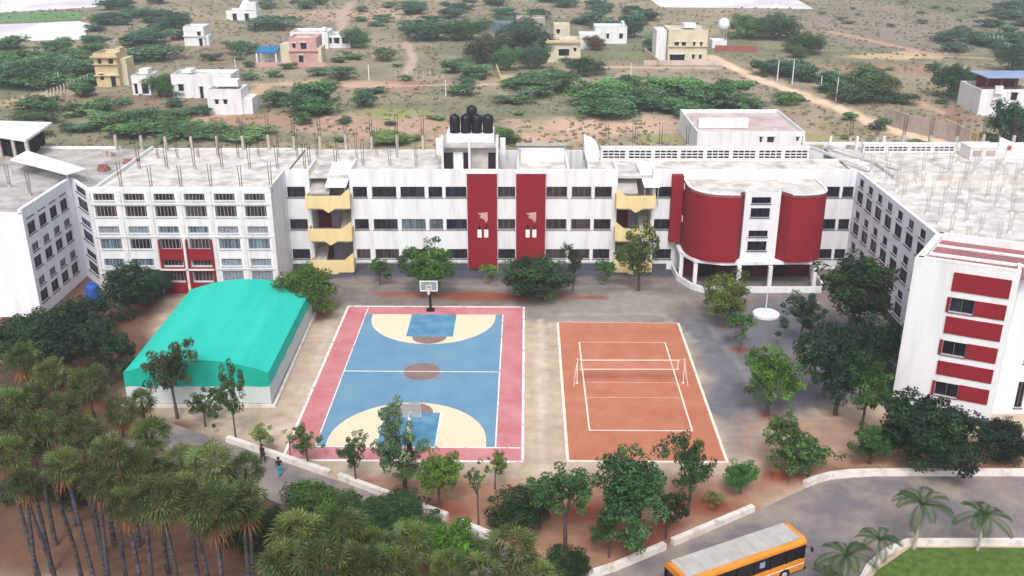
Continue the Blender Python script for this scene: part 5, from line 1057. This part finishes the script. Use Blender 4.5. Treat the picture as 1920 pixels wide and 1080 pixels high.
wall_line([(928, 128), (938, 158)], 1.8, 'hcream', 'short slanting end of the cream wall below the big dark tree'); wall_line([(939, 158), (1003, 158)], 2.2, 'hcream', 'cream compound wall below the big dark tree')
wall_line([(1340, 96), (1420, 98)], 1.7, 'brick', 'red wall under the tall trees by the cream house')
wall_line([(1208, 100), (1235, 124)], 1.5, 'hcream', 'pale slanting wall left of the cream house'); 
o = root('white_tank', (*G(1355, 62), 0), 'round white tank beside the tall trees', 'tank'); p = G(1355, 75)
o.location = (*p, 0); ORG[o.name] = Vector((*p, 0)); MB().lathe((p[0], p[1], 3), [(.8, 0), (1.5, .4), (1.9, 1.6), (1.5, 3.2), (.5, 3.8)], 14).build('tank', M['sheet'], o, True); q = MB()
for a in range(4): q.tube((p[0]+1.2*math.cos(a*1.57), p[1]+1.2*math.sin(a*1.57), 0), (p[0]+.8*math.cos(a*1.57), p[1]+.8*math.sin(a*1.57), 3.2), .15, .12, 6)
q.build('leg', M['conc'], o)
house(1335, 1362, 90, 76, 5, 'white', 'white sloping shed left of the tall trees', [], cat='shed', name='shed')
pole = link('utility_pole', MB().tube((0, 0, 0), (0, 0, 8.5), .16, .11, 8).mesh('pole', M['sheet']))
for i, (x, y, h, lab) in enumerate(((1457, 152, 1, 'white pole left of the hedge by the dirt track'), (1485, 158, 1.15, 'tallest white pole standing before the dark hedge'), (1567, 190, 1, 'white pole at the right end of the hedge'), (836, 180, .7, 'thin pale pole in the field behind the stair head room'), (443, 140, .8, 'thin pole between the white houses at left'), (113, 165, .7, 'thin pole by the dense scrub at far left'), (1182, 150, .8, 'thin pole below the white hall'), (692, 150, .7, 'thin pole left of the fenced rubble patch'), (1538, 172, .7, 'short pole in the hedge between two taller ones'))):
    put(pole, (*G(x, y), 0), lab, 'pole', 'poles in the scrubland', 0, (.8, .8, h*.62))
post = link('fence_post', MB().box(-.12, .12, -.12, .12, 0, 1.9).mesh('post', M['conc']))
for k in range(13): put(post, (*G(92+k*6.2, 190-k*2.6), 0), f'{nth(k)} fence post from the left leading to the cream house', 'fence post', 'fence posts leading to the cream house', 0, (1.3, 1.3, 1.3))
for k in range(6): put(post, (*G(742+k*13, 150-(k % 2)), 0), f'{nth(k)} pale post from the left on the pink rubble patch', 'fence post', 'posts on the pink rubble patch', 0, (1.3, 1.3, 1.1))
for k in range(4): put(post, (*G(1852+k*8, 88), 0), f'{nth(k)} dark post from the left in the field at far right', 'fence post', 'posts in the field at far right', 0, (1.2, 1.2, 1.8))

# ------------------------------------------------------------------ scrub trees and bushes beyond the school
random.seed(5)
BG = [(58, 84, 54), (70, 98, 58), (80, 104, 72), (64, 92, 64), (52, 76, 52), (88, 112, 66)]
def bush(px, py, hw, hh, col, label, group, kd=None, cat='bush'):
    col = (col[0]*1.12+6, col[1]*1.14+8, col[2]*1.14+14); plant(px, py+hh*.6, px, py-hh*1.15, py+hh*.6, hw*1.12, kd or random.choice(['bush', 'bush2', 'bush3']), col, label, cat, group, name='scrub_bush')
big = [ # px, py(centre), halfwidth, halfheight, colour, label
 (300, 168, 34, 25, (62, 92, 40), 'dense round green tree before the long white house'), (375, 70, 14, 10, (40, 54, 44), 'small dark tree before the pale grey house'), (980, 85, 58, 45, (58, 78, 56), 'largest dark tree left of the yellow house'), (925, 100, 38, 32, (74, 80, 54), 'brownish tree at left of the largest dark tree'),
 (955, 118, 24, 26, (74, 112, 66), 'light green tree at the foot of the largest dark tree'), (1010, 115, 26, 28, (78, 100, 72), 'grey green tree left of the yellow house'), (1085, 128, 34, 20, (46, 72, 44), 'dark trees below the yellow house'), (1110, 85, 18, 16, (96, 72, 54), 'brown tree right of the yellow house'),
 (885, 62, 36, 24, (68, 96, 50), 'green tree left behind the largest dark tree'), (1400, 55, 38, 26, (72, 98, 52), 'left tall tree of the three by the white tank'), (1460, 58, 44, 30, (70, 94, 60), 'middle tall tree of the three by the white tank'), (1515, 88, 36, 24, (62, 88, 44), 'right dark tree of the three by the white tank'),
 (1440, 128, 26, 18, (56, 84, 56), 'left part of the hedge along the track'), (1480, 132, 26, 20, (50, 78, 56), 'second dark bush of the hedge along the track'), (1520, 140, 26, 20, (56, 86, 60), 'third bush of the hedge along the track'), (1560, 158, 28, 20, (48, 78, 54), 'fourth bush of the hedge along the track'),
 (1632, 162, 58, 36, (66, 86, 52), 'large bushy tree right of the hedge beside the track'), (1595, 178, 30, 22, (52, 72, 48), 'dark bush at the foot of the large track side tree'), (1780, 160, 40, 36, (48, 76, 44), 'dark green tree left of the blue roofed house'), (1895, 115, 36, 32, (44, 72, 42), 'dark tree behind the blue roofed house'), (1895, 245, 40, 46, (44, 68, 42), 'dark tree at right edge behind the right wing roof'),
 (1830, 155, 26, 18, (50, 78, 50), 'bush between the dark tree and the blue roofed house'), (660, 78, 24, 22, (64, 98, 58), 'green tree at right end of the low white house'), (1648, 236, 16, 13, (54, 76, 52), 'small bush on the dirt track edge'), (1475, 187, 22, 13, (76, 108, 56), 'low green bush left of the dirt track'),
 (1115, 180, 46, 22, (70, 106, 58), 'bright green bush in the middle of the scrub belt'), (1165, 172, 42, 22, (74, 112, 60), 'brightest bush of the scrub belt'), (1130, 206, 48, 20, (62, 94, 58), 'lower bush of the scrub belt behind the central roof'), (1050, 158, 40, 20, (66, 92, 62), 'left end bush of the scrub belt'), (1205, 190, 36, 22, (70, 100, 64), 'right middle bush of the scrub belt'),
 (1270, 165, 48, 24, (72, 110, 62), 'wide bush of the scrub belt below the cream house'), (1340, 185, 40, 24, (68, 102, 62), 'right bush of the scrub belt'), (1290, 205, 40, 18, (64, 100, 58), 'low bush right behind the pierced roof wall'), (1375, 165, 30, 18, (70, 100, 60), 'rightmost bush of the scrub belt'), (1000, 150, 26, 13, (74, 98, 68), 'small bush below the cream compound wall'),
 (590, 175, 34, 24, (60, 92, 56), 'dark bush in the field below the pink house'), (560, 200, 30, 20, (56, 88, 52), 'bush left of the small field path'), (600, 205, 30, 16, (60, 92, 52), 'low bush in front of the dark field bush'), (520, 190, 24, 16, (62, 84, 56), 'bush right of the bright white house'), (683, 188, 24, 18, (54, 82, 54), 'single round bush in the tan field'), (565, 226, 16, 12, (66, 98, 56), 'small bush right behind the left roof'),
 (855, 125, 26, 16, (70, 96, 68), 'left grey green bush above the stair head room'), (893, 137, 26, 14, (70, 98, 66), 'right grey green bush above the stair head room'), (870, 170, 26, 12, (78, 104, 72), 'low pale bush above the stair head room'), (950, 258, 22, 18, (62, 88, 50), 'bush seen through the roof gap right of the stair head room'), (1010, 175, 24, 12, (80, 100, 72), 'pale bush at the left of the scrub belt'),
 (270, 235, 60, 18, (66, 98, 52), 'wide green bush behind the left block roof'), (350, 245, 60, 14, (68, 98, 56), 'second wide green bush behind the left block roof'), (210, 225, 40, 18, (72, 96, 60), 'green bush behind the unfinished building'), (450, 252, 50, 12, (72, 96, 56), 'low green bush behind the middle of the left roof'), (740, 258, 40, 12, (86, 104, 56), 'low bush behind the central roof left of the tanks'),
 (70, 200, 34, 18, (66, 92, 56), 'bush at left end of the fence posts'), (140, 208, 20, 12, (60, 78, 50), 'dark bush below the cream house fence'), (155, 170, 22, 16, (58, 84, 52), 'bush left of the cream house'), (230, 105, 50, 18, (66, 92, 62), 'bush behind the cream house'), (290, 100, 40, 16, (70, 96, 66), 'bush right of the cream house'), (445, 92, 28, 16, (76, 108, 76), 'umbrella shaped tree right of the pale grey house'), (395, 108, 16, 9, (64, 84, 64), 'small bush below the pale grey house'),
 (510, 44, 40, 15, (66, 92, 68), 'bush right of the white temple'), (640, 140, 26, 14, (76, 98, 70), 'bush above the field path'), (720, 105, 18, 13, (78, 96, 64), 'bush right of the low white house'), (820, 62, 46, 24, (66, 96, 64), 'wide bush left of the green tree'), (1190, 60, 22, 20, (56, 80, 58), 'dark tree right of the white hall'),
 (1225, 88, 20, 14, (64, 88, 62), 'bush left of the cream house'), (1490, 100, 20, 14, (78, 96, 52), 'low bush among the tall trees'), (1690, 185, 26, 14, (54, 80, 50), 'bush right of the large track side tree'), (1860, 200, 14, 10, (70, 90, 60), 'bush before the blue roofed house'), (60, 225, 40, 12, (58, 80, 46), 'dark bush behind the unfinished building roof'),
]
for px, py, hw, hh, c, lab in big:
  tall = 'tree' in lab[:34]; bush(px, py-(hh*.15 if tall else 0), hw*(1.08 if tall else 1.05), hh*(1.2 if tall else 1.1), tuple(v*.84 for v in c) if tall else c, lab, 'bushes and trees in the scrubland', kd=('round2' if 'tree' in lab[:34] else None), cat='tree' if 'tree' in lab.split(' ')[-99:] and ('tree' in lab[:34]) else 'bush')
def scatter(x0, x1, y0, y1, n, w, label, group, cols=BG):
    for _ in range(n):
        py = random.uniform(y0, y1); px = random.uniform(x0, x1); k = .75+py/300; hw = random.uniform(*w)*k
        if 1330 < px < 1530 and 70 < py < 115: continue
        bush(px, py, hw, hw*random.uniform(.4, .62), random.choice(cols), label, group)
scatter(0, 175, 78, 158, 30, (20, 36), 'dense dark scrub bush in the thicket left of the cream house', 'thicket left of the cream house', [(54, 82, 56), (62, 92, 60), (50, 74, 52), (66, 98, 58)])
scatter(170, 345, -6, 78, 28, (18, 32), 'dark bush in the wood right of the white salt pans', 'wood right of the salt pans', [(46, 74, 54), (54, 84, 58), (62, 90, 60)])
scatter(770, 1235, -8, 48, 36, (18, 30), 'green bush in the far wood above the yellow house', 'far wood at top centre', [(58, 88, 64), (70, 100, 70), (54, 80, 60)])
scatter(620, 780, -8, 60, 12, (12, 24), 'grey green bush in the scrub above the low white house', 'scrub above the low white house', [(80, 104, 78), (72, 98, 70)])
scatter(480, 640, -5, 16, 6, (14, 24), 'bush at the top edge right of the temple', 'top edge bushes right of the temple')
scatter(1720, 1925, 55, 92, 12, (14, 28), 'dark bush in the far right field', 'far right field bushes', [(64, 88, 66), (56, 80, 60)])
scatter(1850, 1925, -5, 60, 8, (20, 32), 'dark bush at the top right corner', 'top right corner bushes', [(58, 78, 62), (66, 84, 66)])
scatter(1540, 1850, -5, 50, 16, (6, 14), 'small dry bush in the far brown field', 'far brown field bushes', [(104, 104, 84), (88, 94, 74)])
scatter(420, 900, 100, 175, 18, (6, 15), 'small scrub bush in the tan field below the pink house', 'tan field bushes')
scatter(960, 1420, 140, 215, 22, (14, 26), 'green bush filling the scrub belt behind the central roof', 'scrub belt bushes', [(66, 98, 60), (74, 104, 66), (82, 100, 76), (60, 88, 58)])
scatter(40, 420, 190, 255, 14, (10, 24), 'small green bush behind the left roof', 'bushes behind the left roof')
scatter(600, 1000, 205, 262, 8, (5, 11), 'tiny bush in the tan field behind the central roof', 'tiny bushes behind the central roof')
scatter(1420, 1900, 120, 270, 12, (5, 13), 'small bush near the dirt track', 'bushes near the dirt track')
# grass tufts and low scrub nobody could count
def inpoly(x, y, poly):
    P = np.array([G(*p) for p in poly]); ins = np.zeros(x.shape, bool)
    for i in range(len(P)):
        a, b = P[i], P[(i+1) % len(P)]; ins ^= ((a[1] > y) != (b[1] > y)) & (x < (b[0]-a[0])*(y-a[1])/((b[1]-a[1]) or 1e-9)+a[0])
    return ins
r = np.random.default_rng(77); N = 17000
yy_ = 129+(r.random(N)**1.4)*330; xx_ = (r.random(N)-.5)*2*(.56*yy_+12)
dn = fbm(xx_, yy_, 18, 60); k = (dn+r.random(N)*.3) > .56
for q_ in SALT: k &= ~inpoly(xx_, yy_, q_)
for P, w in TR_W:
    for a, b in zip(P, P[1:]):
        ex, ey = b[0]-a[0], b[1]-a[1]; t = np.clip(((xx_-a[0])*ex+(yy_-a[1])*ey)/(ex*ex+ey*ey), 0, 1); k &= np.hypot(xx_-a[0]-ex*t, yy_-a[1]-ey*t) > w

xx_, yy_ = xx_[k], yy_[k]; n = len(xx_); V = []; 
s_ = r.uniform(.14, .42, n)*(1+yy_/450); 
tri = []
for j in range(3):
    a = r.random(n)*6.28; hgt = s_*r.uniform(.5, 1, n); dx, dy = np.cos(a)*s_, np.sin(a)*s_; ox, oy = r.normal(0, .3, n)*s_, r.normal(0, .3, n)*s_
    tri.append(np.stack([np.stack([xx_+ox-dx, yy_+oy-dy, np.zeros(n)], 1), np.stack([xx_+ox+dx, yy_+oy+dy, np.zeros(n)], 1), np.stack([xx_+ox+dx*.6+.2*s_, yy_+oy+dy*.6, hgt*.8], 1), np.stack([xx_+ox-dx*.6, yy_+oy-dy*.6+.3*s_, hgt], 1)], 1))
V = np.concatenate(tri).reshape(-1, 3); me = bpy.data.meshes.new('scrub_grass'); me.from_pydata(V.tolist(), [], np.arange(len(V)).reshape(-1, 4).tolist()); me.materials.append(LEAF)
cc = np.tile(r.uniform(.95, 1.25, (n, 1))*np.stack([r.uniform(.9, 1.35, n), np.ones(n), r.uniform(.8, 1.1, n)], 1), (3, 1)); tint_attr(me, cc)
o = link('scrub_grass', me); o.color = (*lin((118, 122, 100)), 1); tag(o, 'low dry grass tufts over the scrubland', 'grass', kind='stuff')

# ------------------------------------------------------------------ air
hz = MB().box(-420, 420, -5, 560, -1, 60)
hm = bpy.data.materials.new('haze_air'); hm.use_nodes = True; t = hm.node_tree; t.nodes.clear()
vo = t.nodes.new('ShaderNodeVolumePrincipled'); vo.inputs['Color'].default_value = (.86, .9, .98, 1); vo.inputs['Density'].default_value = .0006; vo.inputs['Anisotropy'].default_value = .2
oo = t.nodes.new('ShaderNodeOutputMaterial'); t.links.new(vo.outputs[0], oo.inputs['Volume'])
tag(hz.build('haze', hm), kind='stuff')
